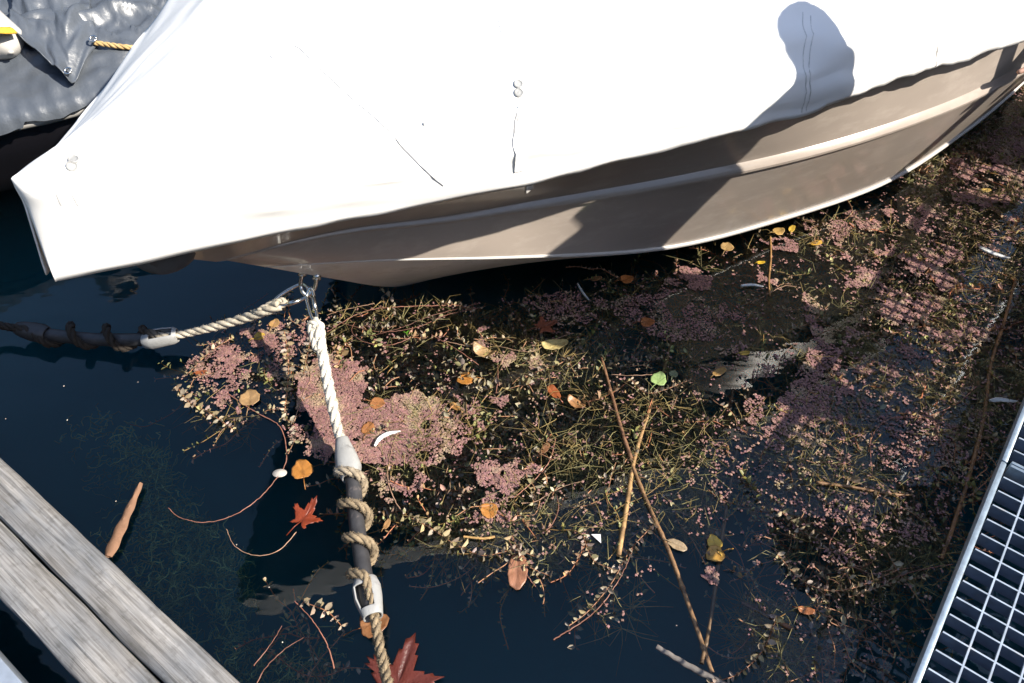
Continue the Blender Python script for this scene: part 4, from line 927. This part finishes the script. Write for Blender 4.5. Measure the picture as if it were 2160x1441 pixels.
# ---------------------------------------------------------------- person crouching on the finger jetty, out of frame but for a fingertip
def skin(name, verts, edges, radii, m, parent=None, sub=2, origin=None):
    V = np.array(verts, float); org = np.array(parent.location if parent else origin)
    me = bpy.data.meshes.new(name); me.from_pydata((V-org).tolist(), edges, []); me.materials.append(m)
    o = bpy.data.objects.new(name, me); COL.objects.link(o)
    if parent: o.parent = parent
    else: o.location = org
    sm = o.modifiers.new("skin", 'SKIN'); sm.use_smooth_shade = True
    for i, r in enumerate(radii): me.skin_vertices[0].data[i].radius = (r, r) if np.isscalar(r) else r
    for v in me.skin_vertices[0].data: v.use_root = False
    me.skin_vertices[0].data[0].use_root = True
    ss = o.modifiers.new("sub", 'SUBSURF'); ss.levels = sub; ss.render_levels = sub
    return o
def crouch(label, hip, che, nek, hea, side, elL, wrL, elR, wrR, knL, knR, anL, anR, fwd, hand_tip=None):
    """one continuous body with five fingered hands, clothes as children"""
    hip, che, nek, hea, side, elL, wrL, elR, wrR, knL, knR, anL, anR, fwd = [np.array(q, float) for q in (hip, che, nek, hea, side, elL, wrL, elR, wrR, knL, knR, anL, anR, fwd)]
    shL, shR = che+side*.15, che-side*.15; hiL, hiR = hip+side*.08, hip-side*.08
    toL, toR = anL+fwd*.16+np.array([0, 0, -.05]), anR+fwd*.16+np.array([0, 0, -.05])
    V = [hip, hip*.5+che*.5, che, nek, hea, hea+np.array([0, 0, .04]), shL, elL, wrL, shR, elR, wrR, hiL, knL, anL, toL, hiR, knR, anR, toR]
    Ed = [(0, 1), (1, 2), (2, 3), (3, 4), (4, 5), (2, 6), (6, 7), (7, 8), (2, 9), (9, 10), (10, 11), (0, 12), (12, 13), (13, 14), (14, 15), (0, 16), (16, 17), (17, 18), (18, 19)]
    Rr = [.12, .12, .12, .052, .070, .062, .06, .043, .028, .06, .043, .028, .085, .058, .042, .035, .085, .058, .042, .035]
    for iw, w_, e_, sg, tipT in ((8, wrL, elL, 1, None), (11, wrR, elR, -1, hand_tip)):
        pd = (tipT if tipT is not None else w_+(w_-e_))-w_; pd = pd/np.linalg.norm(pd); sdv = np.cross(pd, [0, 0, 1]); sdv /= np.linalg.norm(sdv)
        pl = w_+pd*.05; V.append(pl); Rr.append(.024); ip = len(V)-1; Ed.append((iw, ip))
        for k, (o_, l, r) in enumerate([(-.030, .060, .0075), (-.010, .074, .008), (.010, .070, .008), (.028, .055, .007)]):
            base = pl+pd*.035+sdv*o_; V.append(base); Rr.append(.0095); ib = len(V)-1; Ed.append((ip, ib))
            m1 = base+pd*l*.45+np.array([0, 0, .006]); t1 = tipT if (k == 1 and tipT is not None) else base+pd*l*.86+np.array([0, 0, -.012])
            V += [m1, t1]; Rr += [r, r*.85]; Ed += [(ib, ib+1), (ib+1, ib+2)]
        tb = pl-pd*.01+sdv*.035*sg; V += [tb, tb+pd*.03+sdv*.02*sg, tb+pd*.055+sdv*.022*sg]; Rr += [.011, .010, .0085]; i = len(V)-3; Ed += [(ip, i), (i, i+1), (i+1, i+2)]
    per = empty("person", (hip[0], hip[1], .35), label, "person")
    skin("body", V, Ed, Rr, m_skin, per)
    skin("jacket", [hip+np.array([0, 0, .03]), hip*.5+che*.5, che, nek-np.array([0, 0, .02]), shL, elL, wrL*.8+elL*.2, shR, elR, wrR*.8+elR*.2], [(0, 1), (1, 2), (2, 3), (2, 4), (4, 5), (5, 6), (2, 7), (7, 8), (8, 9)], [.165, .165, .135, .062, .07, .056, .045, .07, .056, .045], m_jacket, per)
    skin("trousers", [hip, hiL, knL, anL, hiR, knR, anR], [(0, 1), (1, 2), (2, 3), (0, 4), (4, 5), (5, 6)], [.155, .125, .095, .07, .125, .095, .07], m_trouser, per)
    skin("hair", [hea-fwd*.006+np.array([0, 0, .022]), hea-fwd*.01+np.array([0, 0, .05])], [(0, 1)], [.072, .06], m_hair, per)
    for t_, a_ in ((toL, anL), (toR, anR)):
        skin("shoe", [a_+np.array([0, 0, -.04])-fwd*.02, a_*.5+t_*.5+np.array([0, 0, -.02]), t_+np.array([0, 0, .005])], [(0, 1), (1, 2)], [.043, .046, .038], m_jacket, per)
fw = np.array([-.707, .707, 0]); sdl = np.array([-.707, -.707, 0])
crouch("person bending over the jetty edge, seen by the shadow on hull and cover", (1.205, 1.097, .93), (1.05, 1.305, .96), (1.05, 1.315, 1.09), (1.065, 1.325, 1.195), np.array([-.94, .34, 0])*.7,
       (1.12, 1.16, .76), (1.12, 1.14, .62), (1.27, 1.20, .74), (1.20, 1.22, .62), (1.17, 1.12, .66), (1.27, 1.27, .66), (1.30, .93, .44), (1.43, 1.12, .44), fw)
tipF = P(2144, 154, .455)
crouch("person crouching farther along the jetty, a single fingertip showing at the right edge", (2.30, 2.02, .70), (2.02, 2.12, .98), (1.95, 2.14, 1.08), (1.90, 2.15, 1.18), np.array([-.4, -.9, 0]),
       (1.92, 1.92, .74), (1.84, 1.98, .66), (1.72, 2.12, .72), tipF+np.array([.18, .05, .06]), (2.0, 2.06, .72), (2.08, 2.28, .72), (2.26, 2.0, .44), (2.34, 2.22, .44), np.array([-.9, .4, 0]), hand_tip=tipF)
